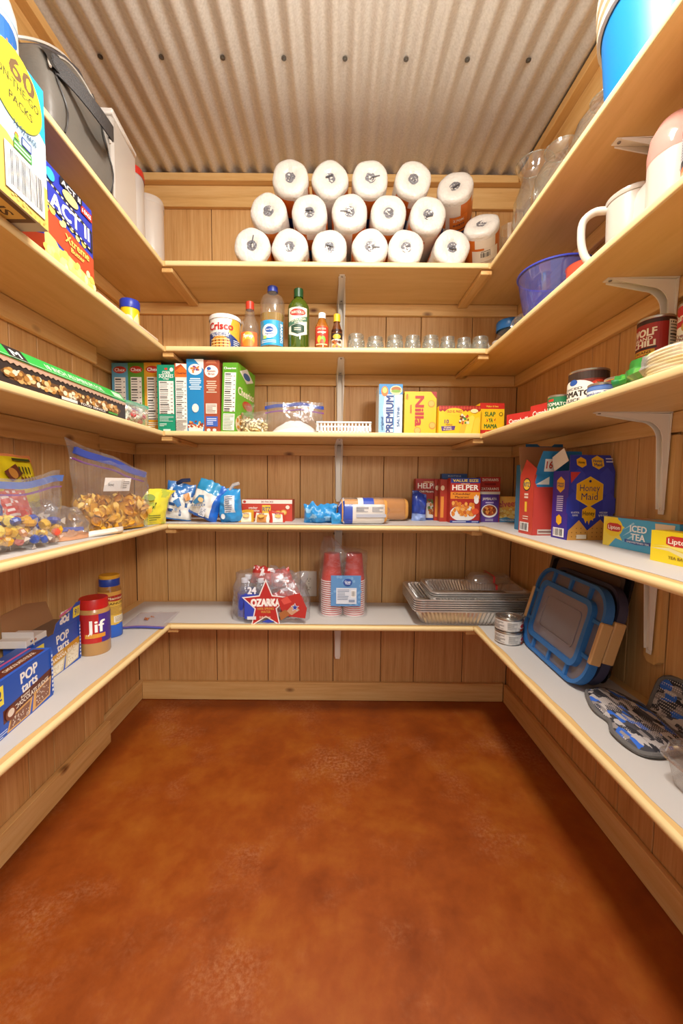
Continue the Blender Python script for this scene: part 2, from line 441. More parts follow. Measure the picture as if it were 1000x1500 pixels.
wall('wall_left_recess', 'y', XL, [YSTEP, 1.61, 1.75, D], 1)
struct(B().box(XL, XLN-.0005, YSTEP-.012, YSTEP, 0, ZC, PANEL).build('trim_1', smooth=0))

# corrugated ceiling: ribs run away from the viewer
def ceiling():
    b = B(); pitch = .0652; ns = 10; x0 = -1.05; n = int(2.05/pitch*ns)
    vs = []; fs = []
    for i in range(n+1):
        x = x0+i*pitch/ns
        ph = 2*PI*(x-.02)/pitch; z = 2.393 + .0085*math.cos(ph)
        vs += [(x, YN, z), (x, D+.03, z)]
    for i in range(n): fs.append((2*i, 2*i+2, 2*i+3, 2*i+1))
    b.add(vs, fs, mk_galv())
    o = struct(b.build('ceiling', smooth=80))
    sc = B(); sc.lathe([(.0001, -.006), (.004, -.006), (.0045, -.003), (.008, -.0025), (.008, 0)], flat('#6c6861', 0.4, 0.7), 10)
    first = None
    for k in range(-4, 4):
        for yy in (1.37, .42):
            if first is None: s = first = sc.build('screw', o)
            else: s = first.copy(); COL.objects.link(s)
            s.location = (.02+.1955*k+.0978*0, yy, 2.4015)
    for s in kids(o): s.location.z = 2.3995
ceiling()
roof = B().box(-1.1, 1.05, YN, D+.05, 2.412, 2.44, flat('#6d675e', 0.8)); struct(roof.build('roof_deck', smooth=0))

def bar(name, x0, x1, y0, y1, z0, z1, m, c=.002, parent=None):
    cx, cy, cz = (x0+x1)/2, (y0+y1)/2, (z0+z1)/2
    b = B(); b.box(x0-cx, x1-cx, y0-cy, y1-cy, z0-cz, z1-cz, m, c)
    o = b.build(name, parent, smooth=0); o.location = (cx, cy, cz)
    return o
g = .001
# ceiling ledgers and boards just under them
struct(bar('trim_2', XL+g, XR-g, D-.050, D-g, 2.352, 2.3835, PINE_X))
struct(bar('trim_3', XL+g, XR-g, D-.020, D-g, 2.262, 2.351, PINE_X))
struct(bar('trim_4', XLN+g, XLN+.052, YN, YSTEP+.02, 2.352, 2.3835, PINE_Y))
struct(bar('trim_5', XLN+g, XLN+.020, YN, YSTEP, 2.262, 2.351, PINE_Y))
struct(bar('trim_6', XR-.052, XR-g, YN, D-.052, 2.352, 2.3835, PINE_Y))
struct(bar('trim_7', XR-.020, XR-g, YN, D-.022, 2.262, 2.351, PINE_Y))
# baseboards
struct(bar('baseboard_back', XL+.022, XR-.020, D-.020, D-g, .001, .089, PINE_X))
struct(bar('baseboard_left', XLN+g, XLN+.023, YN, YSTEP+.005, .012, .101, PINE_Y))
struct(bar('baseboard_left_recess', XL+g, XL+.021, YSTEP+.007, D-g, .001, .089, PINE_Y))
struct(bar('baseboard_right', XR-.019, XR-g, YN, D-.021, .001, .089, PINE_Y))

# ---------------------------------------------------------------- shelves
ZB = {2: .460, 3: .861, 4: 1.222, 5: 1.540, 6: 1.8515}
ZT = {k: v+.0187 for k, v in ZB.items()}
TIER = {2: 'lowest', 3: 'second lowest', 4: 'middle', 5: 'second highest', 6: 'topmost'}
XSL = {2: -.660, 3: -.661, 4: -.668, 5: -.657, 6: -.654}
XSR = {2: .563, 3: .573, 4: .566, 5: .576, 6: .577}
WHATON = {('left', 6): 'carrying a black cooler bag', ('left', 5): 'carrying popcorn and a snack pack box', ('left', 4): 'carrying a long foil box', ('left', 3): 'carrying zip bags', ('left', 2): 'carrying toaster pastry boxes and peanut butter',
 ('back', 6): 'carrying wrapped paper towel rolls', ('back', 5): 'carrying bottles and little glass jars', ('back', 4): 'carrying cereal boxes', ('back', 3): 'carrying bread and dinner boxes', ('back', 2): 'carrying red cups and water bottles',
 ('right', 6): 'carrying a blue tub and glass vases', ('right', 5): 'carrying plastic pitchers', ('right', 4): 'carrying food cans', ('right', 3): 'carrying cracker and tea boxes', ('right', 2): 'carrying blue lids and oven mitts'}
def nose(b, x0, x1, y0, y1, z0, z1, axis, sgn, full):
    """edge strip with a rounded front; axis = direction it runs along"""
    n = 6; pr = []
    h = (z1-z0)/2; zc = (z0+z1)/2; dep = .009 if full else .004
    for i in range(n+1):
        a = -PI/2+PI*i/n; pr.append((dep*math.cos(a), zc+h*math.sin(a)))
    return pr
def edge_strip(k, lo, hi, pos, axis, sgn, parent):
    full = k in (2, 3); pr = [(0, ZB[k]), (0, ZT[k])] ; n = 6
    h = .00935; zc = ZB[k]+h; dep = .010 if full else .004
    prof = [(0, ZB[k])]+[(dep*(math.cos(-PI/2+PI*i/n)**.6 if 0 < i < n else 0), zc+h*math.sin(-PI/2+PI*i/n)) for i in range(n+1)]+[(0, ZT[k])]
    prof = [prof[i] for i in range(1, len(prof)-1)]
    b = B(); A = []
    for q in (lo, hi):
        if axis == 'x': A.append([(q, pos-d_, z) for d_, z in prof])
        else: A.append([(pos+sgn*d_, q, z) for d_, z in prof])
    b.loft(A, BAND); return b.build('edge_band', parent, smooth=50)
for k in ZB:
    z0, z1 = ZB[k], ZT[k]
    lab = lambda side: '%s wall plywood shelf, %s tier, %s' % (side, TIER[k], WHATON[(side, k)])
    o = tag(bar('shelf', XSL[k]+.0005, XSR[k]-.0005, YF+.003, D-g, z0, z1, PLY_X, 0), lab('back'), 'shelf', 'plywood pantry shelves'); back = o
    oL = tag(bar('shelf', XLN+g, XSL[k], YN, YSTEP-g, z0, z1, PLY_Y, 0), lab('left'), 'shelf', 'plywood pantry shelves')
    oR = tag(bar('shelf', XSR[k], XR-g, YN, D-g, z0, z1, PLY_Y, 0), lab('right'), 'shelf', 'plywood pantry shelves')
    def sub(name, par, *a):
        q = bar(name, *a); q.parent = par; q.matrix_parent_inverse = Matrix.Translation(-par.location); return q
    def subm(q, par): q.parent = par; q.matrix_parent_inverse = Matrix.Translation(-par.location)
    sub('shelf_board', oL, XL+g, XSL[k], YSTEP, D-g, z0, z1, PLY_Y, 0)
    subm(edge_strip(k, XSL[k]+.012, XSR[k]-.012, YF+.003, 'x', 0, None), back)
    subm(edge_strip(k, YN, YF+.002, XSL[k], 'y', 1, None), oL)
    subm(edge_strip(k, YN, YF+.002, XSR[k], 'y', -1, None), oR)
    ch = .050 if k > 3 else .045
    sub('support_cleat', back, XL+.021, XR-.021, D-.020, D-g, z0-ch, z0-g, PINE_X)
    sub('support_cleat', oL, XLN+g, XLN+.020, YN, YSTEP-.002, z0-ch-.012, z0-g, PINE_Y)
    sub('support_cleat', oL, XL+g, XL+.020, YSTEP, D-.002, z0-ch, z0-g, PINE_Y)
    sub('support_cleat', oR, XR-.020, XR-g, YN, D-.002, z0-ch, z0-g, PINE_Y)
    sub('joint_block', oL, XSL[k]-.008, XSL[k]+.034, YF+.012, D-.024, z0-.018, z0-g, PINE_Y)
    sub('joint_block', oR, XSR[k]-.034, XSR[k]+.008, YF+.012, D-.024, z0-.018, z0-g, PINE_Y)

# paper liners with a slightly wandering cut edge
def liner(k, side, label, amp=.004, inset=.014, seed=0, th=.0009):
    rnd = random.Random(seed); b = B(); z = ZT[k]+.0003
    pts = []
    if side == 'back':
        lo, hi = (XSL[k]-.022, XSR[k]+.022) if k < 4 else (XSL[k]+.004, XSR[k]-.004); n = 40; z += .0011
        fr = [(lo+(hi-lo)*i/n, YF+inset+amp*noise.noise(Vector((i*.35, seed, 0)))) for i in range(n+1)]
        bk = [(hi, D-.012), (lo, D-.012)]
    else:
        s = -1 if side == 'left' else 1; e_ = XSL[k] if side == 'left' else XSR[k]
        wl_ = XLN+.006 if side == 'left' else XR-.03
        n = 60; lo, hi = YN, D-.02
        fr = [(e_+s*(inset+amp*noise.noise(Vector((i*.3, seed, 5)))), lo+(hi-lo)*i/n) for i in range(n+1)]
        bk = [(wl_, hi), (wl_, lo)]
    pts = fr+bk; n = len(pts)
    b.add([(x, y, z) for x, y in pts]+[(x, y, z+th) for x, y in pts], [tuple(range(n)), tuple(range(2*n-1, n-1, -1))]+[(i, i+n, (i+1) % n+n, (i+1) % n) for i in range(n)], PAPER)
    return tag(b.build('shelf_liner', None, smooth=0), label, 'shelf liner', 'white paper shelf liners')
liner(2, 'back', 'white paper liner under the red cups and water bottles', seed=1)
liner(2, 'left', 'white paper liner under the peanut butter jars', seed=2)
liner(2, 'right', 'white paper liner with ragged edge under the blue lids', amp=.008, inset=.012, seed=3)
liner(3, 'back', 'white paper liner under the bread loaves', seed=4)
liner(3, 'left', 'white paper liner with ragged edge under the zip bags of snacks', amp=.010, inset=.02, seed=5)
liner(3, 'right', 'white paper liner under the iced tea box and graham cracker box', amp=.008, inset=.016, seed=6)
liner(5, 'back', 'thin paper liner under the small glass jars and bottles', inset=.02, seed=7)
# liner rolled up along the edge of the left second highest shelf
b = B(); b.tube([(XSL[5]-.016+.003*math.sin(y*9), y, ZT[5]+.0095) for y in [1.16+.02*i for i in range(19)]], .0085, flat('#d9c4a8', .6), 8)
tag(b.build('rolled_liner', None), 'curled roll of shelf paper lying along the edge beside the yellow canister', 'shelf liner')

# ---------------------------------------------------------------- brackets (stamped steel, tapered arms, wooden strip behind)
def bracket(label, x, y, z, rz, arm, drop, strip=True, wid=.040, sd=None):
    """local: wall at y=0, arm reaches to -y; z=0 is the shelf underside"""
    o = thing('shelf_bracket', label, 'bracket', (x, y, z), rz, group='white steel shelf brackets')
    m = flat('#e9e2d6', .4); t_ = .0022; off = .017 if strip else 0
    if strip:
        q = B(); sw = .024; n_ = sd or drop+.03
        q.prism([(-sw, -.056), (sw, -.056), (sw, -n_+.012), (sw-.012, -n_), (-sw+.012, -n_), (-sw, -n_+.012)], -.0165, -.0005, PINE_Z)
        q.build('backing_strip', o, smooth=0)
    # plates
    q = B(); w2 = wid
    q.prism([(-w2/2, -.004), (w2/2, -.004), (w2/2*.55, -drop+.006), (w2/4, -drop), (-w2/4, -drop), (-w2/2*.55, -drop+.006)], -off-.021-t_ if False else -.0215-t_, -.0215, m)
    # arm plate under the shelf
    v = [(-w2/2, -.02, -t_-.0004), (w2/2, -.02, -t_-.0004), (w2/4, -arm, -t_-.0004), (-w2/4, -arm, -t_-.0004)]
    q.add(v+[(a, b_, c+t_) for a, b_, c in v], [(0, 1, 2, 3), (7, 6, 5, 4), (0, 4, 5, 1), (1, 5, 6, 2), (2, 6, 7, 3), (3, 7, 4, 0)], m)
    q.build('bracket_plate', o, smooth=0)
    # web: profile in y,z with a rounded inside corner
    for sx in (-1, 1):
        pts = [(-.0225, -.004), (-arm+.01, -.003), (-arm+.01, -.006)]
        c0 = .045
        for i in range(9):
            a = PI/2*i/8
            pts.append((-.038-c0+c0*math.sin(a), -.022-c0+c0*math.cos(a)))
        pts += [(-.0225-.006, -drop+.012), (-.0225, -drop+.012)]
        b2 = B(); n = len(pts)
        xs = sx*w2*.30
        b2.add([(xs-.0012, a, c) for a, c in pts]+[(xs+.0012, a, c) for a, c in pts], [tuple(range(n)), tuple(range(2*n-1, n-1, -1))]+[(i, i+n, (i+1) % n+n, (i+1) % n) for i in range(n)], m)
        b2.build('stiffening_web', o, smooth=0)
    for yy, zz, top in ((-arm+.012, -t_-.0008, 1), (-.05, -t_-.0008, 1), (-.0242, -.03, 0), (-.0242, -drop+.013, 0)):
        s = B(); M = M4(0, yy, zz) if top else M4(0, yy, zz, 0, -90)
        s.lathe([(.0001, -.0026 if top else .0026), (.0035, -.002 if top else .002), (.0042, 0)], flat('#8f8b84', .35, .8), 10, M)
        s.build('screw', o)
    return o
bracket('white bracket under the towel rolls, behind the dark sauce bottle', .020, D, ZB[6], 0, .27, .24)
bracket('white bracket behind the white slotted basket', .019, D, ZB[5], 0, .27, .25)
bracket('white bracket above the blue bread wrapper on the back wall', .015, D, ZB[4], 0, .27, .262)
bracket('white bracket hidden behind the red cup stacks', .016, D, ZB[3], 0, .27, .25)
bracket('white bracket under the water bottle shelf above the baseboard', .017, D, ZB[2], 0, .27, .25, strip=False)
bracket('white bracket under the blue tub shelf on the right wall', XR, .995, ZB[6], -90, .185, .24, False)
bracket('white bracket above the red chili can on the right wall', XR, 1.0, ZB[5], -90, .185, .24, False)
bracket('white bracket on wooden strip above the iced tea box', XR, .99, ZB[4], -90, .20, .25, True, .03, .285)
bracket('white bracket on wooden strip beside the black baking trays', XR, 1.0, ZB[3], -90, .185, .25, True, .03, .275)
# ================================================================ goods on the shelves
def on(k, paper=False): return ZT[k] + (.0014 if paper else .0006)
FILM = lambda: clear('#f6f8fb', 'clear_film', haze=.05, refl=.6, rough=.10, base=.07, bump=.6, bscale=45)
GLASS = lambda: clear('#eef2ef', 'clear_glass', haze=.07, refl=1.0, rough=.04, base=.11)
HAZY = lambda: clear('#f2ece4', 'hazy_plastic', haze=.55, refl=.35, rough=.2, base=.05)

# ---- top shelf: paper towel rolls
RO = ['#efe9e0', '#d9762e', '#e8e2da', '#2d4f8e']
def towel(label, x, y, z, rz=0, rx=0, ry=0, seed=0, group='wrapped paper towel rolls', R=.0688, Ln=.262, side=None, src=None):
    """axis runs from the front face (y=0) back to y=Ln"""
    o = thing('paper_towel_roll', label, 'paper towel', (x, y, z), rz, rx, ry, group)
    rnd = random.Random(seed); M = M4(0, 0, 0, 0, -90)
    M = Matrix.Rotation(rad(-90), 4, 'X')
    white = flat('#d9d3ca', .45, coat=.25, bump=.9, bscale=70, name='wrapped_paper')
    b = B(); n = 36; k1, k2 = rnd.uniform(.012, .03), rnd.uniform(0, 6)
    def ring(rr, zz, m=None):
        out = []
        for i in range(n):
            a = 2*PI*i/n
            q = rr*(1+k1*math.cos(4*a+k2)+.010*math.cos(7*a+seed)) if rr > .025 else rr
            out.append((q*math.cos(a), zz+(.0025*noise.noise(Vector((math.cos(a)*2+seed, math.sin(a)*2, rr*40))) if zz < .02 else 0), q*math.sin(a)))
        return out
    b.loft([ring(.0195, .004), ring(.023, .0005), ring(.045, 0), ring(R-.012, .0015), ring(R-.003, .006), ring(R, .016), ring(R, .04), ring(R, Ln-.02), ring(R-.006, Ln), ring(.02, Ln)], white)
    b.build('paper_roll', o, smooth=60)
    # printed plastic sleeve round the body
    sl = B(); cols = [flat('#eee8df', .35, coat=.3), flat('#d8772c', .35, coat=.3), flat('#e8e1d8', .35), flat('#2f5496', .35)]
    rr = [ring(R+.0004, q) for q in (.028, .06, .095, .13, .19, Ln-.02)]
    vs = [q for a in rr for q in a]; fs = []; fm = []
    for j in range(5):
        for i in range(n):
            fs.append((j*n+i, j*n+(i+1) % n, (j+1)*n+(i+1) % n, (j+1)*n+i))
            a = (i/n*3 + seed*.37) % 1
            fm.append(cols[0] if j == 0 and a > .45 else (cols[1] if (a < .66 and j != 3) else (cols[3] if (j == 3 and a < .5) else cols[2])))
    sl.add(vs, fs, lambda i: fm[i]); sl.build('printed_sleeve', o, smooth=60)
    c = B(); cv = []
    dk = flat('#6f6d72', .3, .2, coat=.5, bump=1.0, bscale=180, name='crumpled_core_film')
    m = 20
    c.grid(lambda u, v: ((.0196*v)*math.cos(2*PI*u)*(1+.12*math.sin(5*2*PI*u+seed)*(v > .9)), .0035-.006*noise.noise(Vector((3*v*math.cos(2*PI*u)+seed, 3*v*math.sin(2*PI*u), 0)))*(1-v), (.0196*v)*math.sin(2*PI*u)), m, 5, dk, cyc=True)
    if seed % 3 == 0: c.box(-.012, .014, -.002, .0005, -.009, -.004, flat('#45434a', .4), M=Matrix.Rotation(.4+seed, 4, 'Y'))
    if seed % 3 == 1: c.box(-.002, .002, -.0015, .0008, .008, .036, flat('#55535a', .4), M=Matrix.Rotation(-.3+seed*.5, 4, 'Y'))
    c.build('core', o, smooth=0)
    if side: printed('side_print', o, side, 2*PI*R, Ln-.05, lambda x, y, h: ((R+.0022+h)*math.sin(x/R-PI), .03+(Ln-.05)-y, -(R+.0022+h)*math.cos(x/R-PI)), maxlen=.012)
    return o
zr = ZT[6]+.0715
BOT = [-.324, -.181, -.030, .125, .262]; MID = [-.261, -.106, .046, .194, .343]; TOP_ = [-.179, -.029, .122, .285]
ORD = ['first', 'second', 'third', 'fourth', 'fifth']
for i, x in enumerate(BOT): towel('wrapped paper towel roll, %s from left in the bottom row' % ORD[i], x, 1.572+.004*(i % 3), zr, seed=i+1)
towel('wrapped paper towel roll, rightmost in the bottom row beside the leaning roll', .437, 1.573, zr, seed=6)
for i, x in enumerate(MID): towel('wrapped paper towel roll, %s from left in the middle row' % ORD[i], x, 1.572+.005*(i % 2), 2.0670 if i < 4 else 2.059, seed=i+8)
for i, x in enumerate(TOP_): towel('wrapped paper towel roll, %s from left in the top row' % ORD[i], x, 1.575+.004*(i % 2), 2.190, seed=i+14)
bs = [r(.36, .25, .46, .75, '#efe9df'), t('2 TOP', .41, .62, .035, '#2a3a6b', .05), t('SHEETS', .41, .55, .025, '#2a3a6b', .05)]
towel('paper towel roll with orange print, tilted at the right end of the top row', .447, 1.60, 2.182, -16, -14, seed=18, side=[r(.46, .45, .62, .80, '#e6812f'), t('270K', .54, .72, .05, '#f4efe6', .10), t('SHEETS', .54, .62, .035, '#2a2f55', .10), r(.47, .5, .61, .52, '#2a2f55')])
towel('white paper towel roll leaning forward beside the clear glass vase', .549, 1.590, 2.040, -22, -30, seed=20, R=.066, Ln=.215, side=[r(.42, .02, .66, .78, '#ece5db'), r(.50, .62, .58, .76, '#8a8580'), *bars(.49, .60, .59, .74, 10), *lines(.46, .30, .62, .52, 7, '#b29274'), r(.44, .05, .64, .20, '#d9762e')])

# ---- top shelf, right: glass vases, ribbed vase, blue tub
def glassware(name, label, cat, prof, loc, n=36, mat=None, group=None, sq=0, lobes=0, lob=0, base=.004):
    o = thing(name, label, cat, loc, group=group); m = mat or GLASS()
    b = B(); b.lathe(prof, m, n, sq=sq, lobes=lobes, lob=lob, cap0=True); b.build('glass_body', o, smooth=60)
    return o
def ringrim(o, R, z, rr, m, name='rim'):
    b = B(); b.tube([(R*math.cos(2*PI*i/32), R*math.sin(2*PI*i/32), z) for i in range(32)], rr, m, 6, True); b.build(name, o)
o = glassware('hurricane_vase', 'clear glass hurricane vase with flared rim beside the leaning paper towel roll', 'vase', [(.05, 0), (.058, .006), (.066, .05), (.072, .12), (.068, .20), (.05, .25), (.042, .275), (.048, .30), (.064, .335)], (.715, 1.53, on(6)))
ringrim(o, .064, .335, .0022, GLASS())
o = glassware('fishbowl_vase', 'round clear glass bowl vase with narrow neck, second from the towels', 'vase', [(.045, 0), (.066, .015), (.084, .06), (.088, .11), (.078, .16), (.055, .20), (.045, .215), (.052, .24)], (.715, 1.345, on(6)))
ringrim(o, .052, .24, .002, GLASS())
o = glassware('globe_vase', 'clear glass globe vase right behind the blue tub', 'vase', [(.04, 0), (.065, .02), (.082, .07), (.085, .12), (.072, .17), (.045, .205), (.04, .225)], (.735, 1.165, on(6)))
ringrim(o, .04, .225, .002, GLASS())
glassware('ribbed_vase', 'ribbed clear glass vase in the corner behind the leaning towel roll', 'vase', [(.035, 0), (.042, .01), (.046, .1), (.05, .2), (.053, .24)], (.728, 1.745, on(6)), lobes=14, lob=.02, n=56)
o = thing('plastic_tub', 'bright blue plastic tub with cream ridged rim on the topmost right shelf', 'tub', (.715, .885, on(6)))
b = B(); b.lathe([(.128, 0), (.136, .004), (.150, .165)], flat('#0a7fd0', .42), 48, cap0=True); b.build('tub_body', o)
b = B(); cr = flat('#eadfc8', .45); b.lathe([(.1505, .152), (.1575, .153), (.1575, .166), (.1535, .168), (.1535, .176), (.159, .178), (.159, .192), (.155, .194), (.155, .203), (.161, .205), (.161, .225), (.155, .228), (.0001, .228)], cr, 48); b.build('lid', o)

# ---- top shelf, left: cooler bag, jug, canisters
def cooler_bag():
    o = thing('cooler_bag', 'soft black lunch cooler bag with grey piping and carry strap', 'bag', (-.748, 1.128, on(6)), 90)
    blk = flat('#67625b', .45, bump=.8, bscale=16, name='black_vinyl'); cl = flat('#4b4546', .75, bump=.3, bscale=200, name='black_canvas')
    W, Dp, H = .275, .165, .355
    def zsh(x, v): return H*v*(1-.10*(x/W*2)**2*max(0, v-.5)*2-max(0, .35-x/W)*.42*v)
    def sec(v):  # half width, half depth, offset per height
        hw = W/2*(1-.16*max(0, v-.35)**1.4/.6); hd = Dp/2*(1-.62*max(0, v-.25)**1.3)
        return hw, hd
    def ring(v, n=40):
        hw, hd = sec(v); out = []
        for i in range(n):
            a = 2*PI*i/n; c, s_ = math.cos(a), math.sin(a); pw = .32
            x = hw*math.copysign(abs(c)**pw, c); y = hd*math.copysign(abs(s_)**pw, s_)+(Dp/2-hd)*.85
            k = .006*noise.noise(Vector((x*14, y*14, v*4)))
            out.append((x*(1+k)+.012*v, y + k*1.5, zsh(x, v)))
        return out
    b = B(); b.loft([ring(v) for v in (0, .01, .05, .15, .3, .45, .6, .75, .86, .94, .985, 1.0)], lambda i: cl if (i >= 11*40 or not 20 <= i % 40 <= 38 or i//40 > 8) else blk); b.build('bag_body', o, smooth=70)
    b = B(); b.box(-W/2-.001, W/2+.001, -Dp/2-.003, Dp/2+.001, 0, .02, flat('#5b5048', .5), .006); b.build('base_band', o)
    pip = flat('#c4beb4', .4)
    def front(x, v):
        hw, hd = sec(v); return (x*hw/(W/2)+.012*v, -hd-.002+(Dp/2-hd)*.85, zsh(x*hw/(W/2), v))
    b = B(); b.tube([front(W/2*.93*math.cos(PI*i/24), .50+.43*math.sin(PI*i/24)) for i in range(25)], .003, pip, 6); b.build('piping', o)
    b = B(); b.tube([(W/2*.86*c_, .10*0-s_*sec(.97)[1]*.9+(Dp/2-sec(.97)[1])*.85, zsh(W/2*.86*c_, .972)+.002) for c_, s_ in [(math.cos(2*PI*i/30), math.sin(2*PI*i/30)) for i in range(30)]], .0042, pip, 6, True); b.build('zip', o)
    for yy in (-.10, .10):
        b = B(); b.tube([front(yy+.012*math.sin(v*9), .05+.80*v) for v in [i/14 for i in range(15)]], .0022, flat('#3a3735', .5), 5); b.build('seam', o)
    fl = B(); fl.grid(lambda u, v: (front(-.130+.08*u, .52+.38*v)[0], front(-.13+.08*u, .52+.38*v)[1]-.003-.004*math.sin(PI*u), front(-.13+.08*u, .52+.38*v)[2]), 6, 6, flat('#33312f', .5)); fl.build('side_patch', o)
    st = B(); rows = []
    for i in range(25):
        u = i/24; x = -.115+.245*u; sag = .045*math.sin(PI*u)
        q = front(x, .62-.0*u-.25*math.sin(PI*u)); rows.append([(q[0], q[1]-.006-sag, q[2]+dz) for dz in (-.021, .021)])
    vs = [a for r_ in rows for a in r_]
    st.add(vs+[(x, y+.003, z) for x, y, z in vs], [(2*i, 2*i+2, 2*i+3, 2*i+1) for i in range(24)]+[(50+2*i+1, 50+2*i+3, 50+2*i+2, 50+2*i) for i in range(24)], flat('#353130', .6, bump=.4, bscale=300)); st.build('carry_strap', o, smooth=60)
cooler_bag()
o = thing('plastic_jug', 'white plastic jug with loop handle and orange label on the topmost left shelf', 'jug', (-.765, .905, on(6)), 80)
jm = flat('#d2d0cc', .35)
b = B(); b.lathe([(.06, 0), (.066, .006), (.068, .02), (.068, .17), (.06, .20), (.04, .235), (.022, .262), (.019, .285)], jm, 28, sq=.05, cap0=True, cap1=True); b.build('jug_body', o)
b = B(); b.lathe([(.022, .28), (.022, .305), (.0001, .307)], flat('#e9e7e3', .4), 20); b.build('cap', o)
b = B(); b.tube([(.02+.055*math.sin(a), 0, .215+.05*math.cos(a)) for a in [rad(-10+i*16) for i in range(12)]], .011, jm, 10); b.build('handle', o)
printed('label', o, [r(0, 0, 1, 1, '#f1e6d8'), p([(0, .0), (1, .0), (1, .42), (.6, .55), (.3, .4), (0, .5)], '#e58a45'), e(.5, .62, .2, .16, '#2f6db5'), r(.1, .84, .9, .88, '#9bb9d8'), *lines(.2, .08, .8, .28, 4, '#fbeeda')], .19, .135, on_cyl(.0715, .19, 0, .025), maxlen=.012)
def canister(label, x, y, R, h, body, lid=None, sq=.06, round_top=True, group='translucent storage canisters'):
    o = thing('storage_canister', label, 'canister', (x, y, on(6)), 20, group=group)
    b = B(); b.lathe([(R*.9, 0), (R*.96, .004), (R, .03), (R, h-.035), (R*.985, h-.02)], body, 32, sq=sq, cap0=True); b.build('canister_body', o)
    b = B(); b.lathe([(R*1.03, h-.03), (R*1.04, h-.012), (R*1.0, h-.003), (R*.8, h), (.0001, h)], lid or body, 32, sq=sq); b.build('lid', o)
hz = HAZY()
o = thing('cereal_keeper', 'tall square milky plastic keeper next to the black cooler bag', 'canister', (-.750, 1.385, on(6)), 4, group='translucent storage canisters')
b = B(); b.box(-.05, .05, -.085, .085, 0, .30, hz, .008); b.build('keeper_body', o); b = B(); b.box(-.052, .052, -.087, .087, .301, .318, clear('#f4f0ea', 'milky_lid', haze=.8), .004); b.build('lid', o)
canister('milky round canister with a red lid, behind the tall square keeper', -.768, 1.535, .056, .305, hz, flat('#c92f24', .35), sq=.03)
canister('milky round canister with clear lid, nearest the corner of the topmost shelf', -.758, 1.672, .060, .29, hz, clear('#f4f0ea', 'milky_lid2', haze=.5), sq=.03)

# ---- second highest shelf: left
SKY = '#2fa9dc'
carton('variety_carton', 'large pale blue carton of snack packs with yellow oval, overhanging the shelf', .40, .19, .272, '#b4cedd', (-.695, .665, on(5)), 90,
  front=[r(0, .55, 1, 1, '#25a3d6'), p([(0, 0), (1, 0), (1, .56), (.95, .66), (.6, .66), (.3, .66), (0, .6)], '#b4cedd'), p([(.55, 1), (.62, 1), (.86, .93), (.7, .965)], '#dfeaf0'), p([(.93, .68), (1, .62), (1, .50)], '#e6edf0'), p([(0, 0), (1, 0), (1, .30), (.9, .33), (.75, .42), (.5, .44), (0, .46)], '#d3b45a'), *blobs(0, .01, .98, .06, ['#c9a94c', '#dcc06c'], 70, .006, .010, 4),
   e(.815, .775, .163, .238, '#9aa03a', 40), e(.815, .78, .16, .235, '#dcca2e', 40), t('60', .855, .895, .125, '#6f5538', .15), r(.70, .838, .955, .841, '#8a7a2a'), t('ON-THE-GO', .83, .79, .052, '#54502a', .25), r(.72, .742, .95, .745, '#8a7a2a'), t('PACKS', .84, .685, .05, '#54502a', .14), t('7.5 OZ BAGS', .86, .535, .034, '#3f5a7a', .14),
   r(.785, .36, .895, .42, '#4b9444'), *lines(.79, .365, .89, .415, 2, '#dbead4'), e(.805, .46, .012, .018, '#d9762e'), p([(.79, .43), (.83, .43), (.80, .47)], '#7fae3a'), r(.835, .43, .895, .49, '#2f4a8a'), r(.84, .44, .89, .48, '#c9d6e6'), r(.728, .055, .972, .352, '#8a8170'), *bars(.73, .06, .97, .35, 26), e(.3, .7, .16, .2, '#e9e6df')],
  right=[r(0, .72, 1, 1, '#39b5e2'), r(0, 0, 1, .14, '#e3c46a'), *nutr(.2, .25, .8, .7)], under=[r(0, 0, 1, 1, '#b9b3ad'), p([(.55, .62), (.93, .62), (.93, .98), (.55, .98)], '#5b3a26'), r(.60, .70, .9, .92, '#d9b25f'), t('EANS', .75, .80, .10, '#4b2c18', .24)])
ACT = '#2b3bb5'
carton('popcorn_carton', 'dark blue microwave popcorn box with film strip lettering beside the snack carton', .185, .11, .212, ACT, (-.718, 1.035, on(5)), 90,
  front=[p([(0, 0), (1, 0), (1, .18), (.85, .22), (.7, .16), (.5, .2), (.3, .15), (.15, .26), (0, .24)], '#efd67a'), p([(0, .26), (1, .10), (1, .40), (0, .52)], '#c04a28'), *blobs(.0, .02, 1, .16, ['#f6e08e', '#efce62', '#fbeeb2'], 30, .05, .045, 5), *blobs(.0, .44, 1, .58, ['#f6e08e', '#efce62'], 14, .05, .04, 6),
   p([(.03, .56), (.97, .46), (.97, .72), (.03, .82)], '#20202c'), p([(.07, .59), (.93, .50), (.93, .68), (.07, .78)], ACT), *[r(.05+.09*i, .785-.0095*i*1.0-.0, .09+.09*i, .802-.0095*i, '#f0ead0') for i in range(10)], *[r(.05+.09*i, .565-.0095*i, .09+.09*i, .582-.0095*i, '#f0ead0') for i in range(10)],
   t('ACT II', .5, .64, .15, '#f3f3f6', .78, b=.03), t('Xtreme', .62, .36, .085, '#f3d766', .5), t('Butter', .62, .27, .05, '#f3d766', .28), r(.72, .83, .97, .92, '#c8322a'), t('6 BAGS', .845, .875, .045, '#ffffff', .2), r(.3, .90, .75, .985, '#1c1c28'), t('ACT II', .52, .94, .055, '#f3f3f6', .38), e(.5, .84, .16, .06, '#f2d98a'), e(.12, .88, .08, .06, '#39b3e6')],
  right=[r(.1, .3, .6, .8, '#3b4bc4'), e(.7, .35, .18, .2, '#39b3e6')], left=[p([(0, 0), (1, 0), (1, .2), (0, .3)], '#c04a28'), t('ACT II', .5, .6, .12, '#f3f3f6', .7)])
o = thing('drink_powder_canister', 'small yellow canister with blue lid on the left shelf near the corner', 'canister', (-.772, 1.535, on(5)), 30)
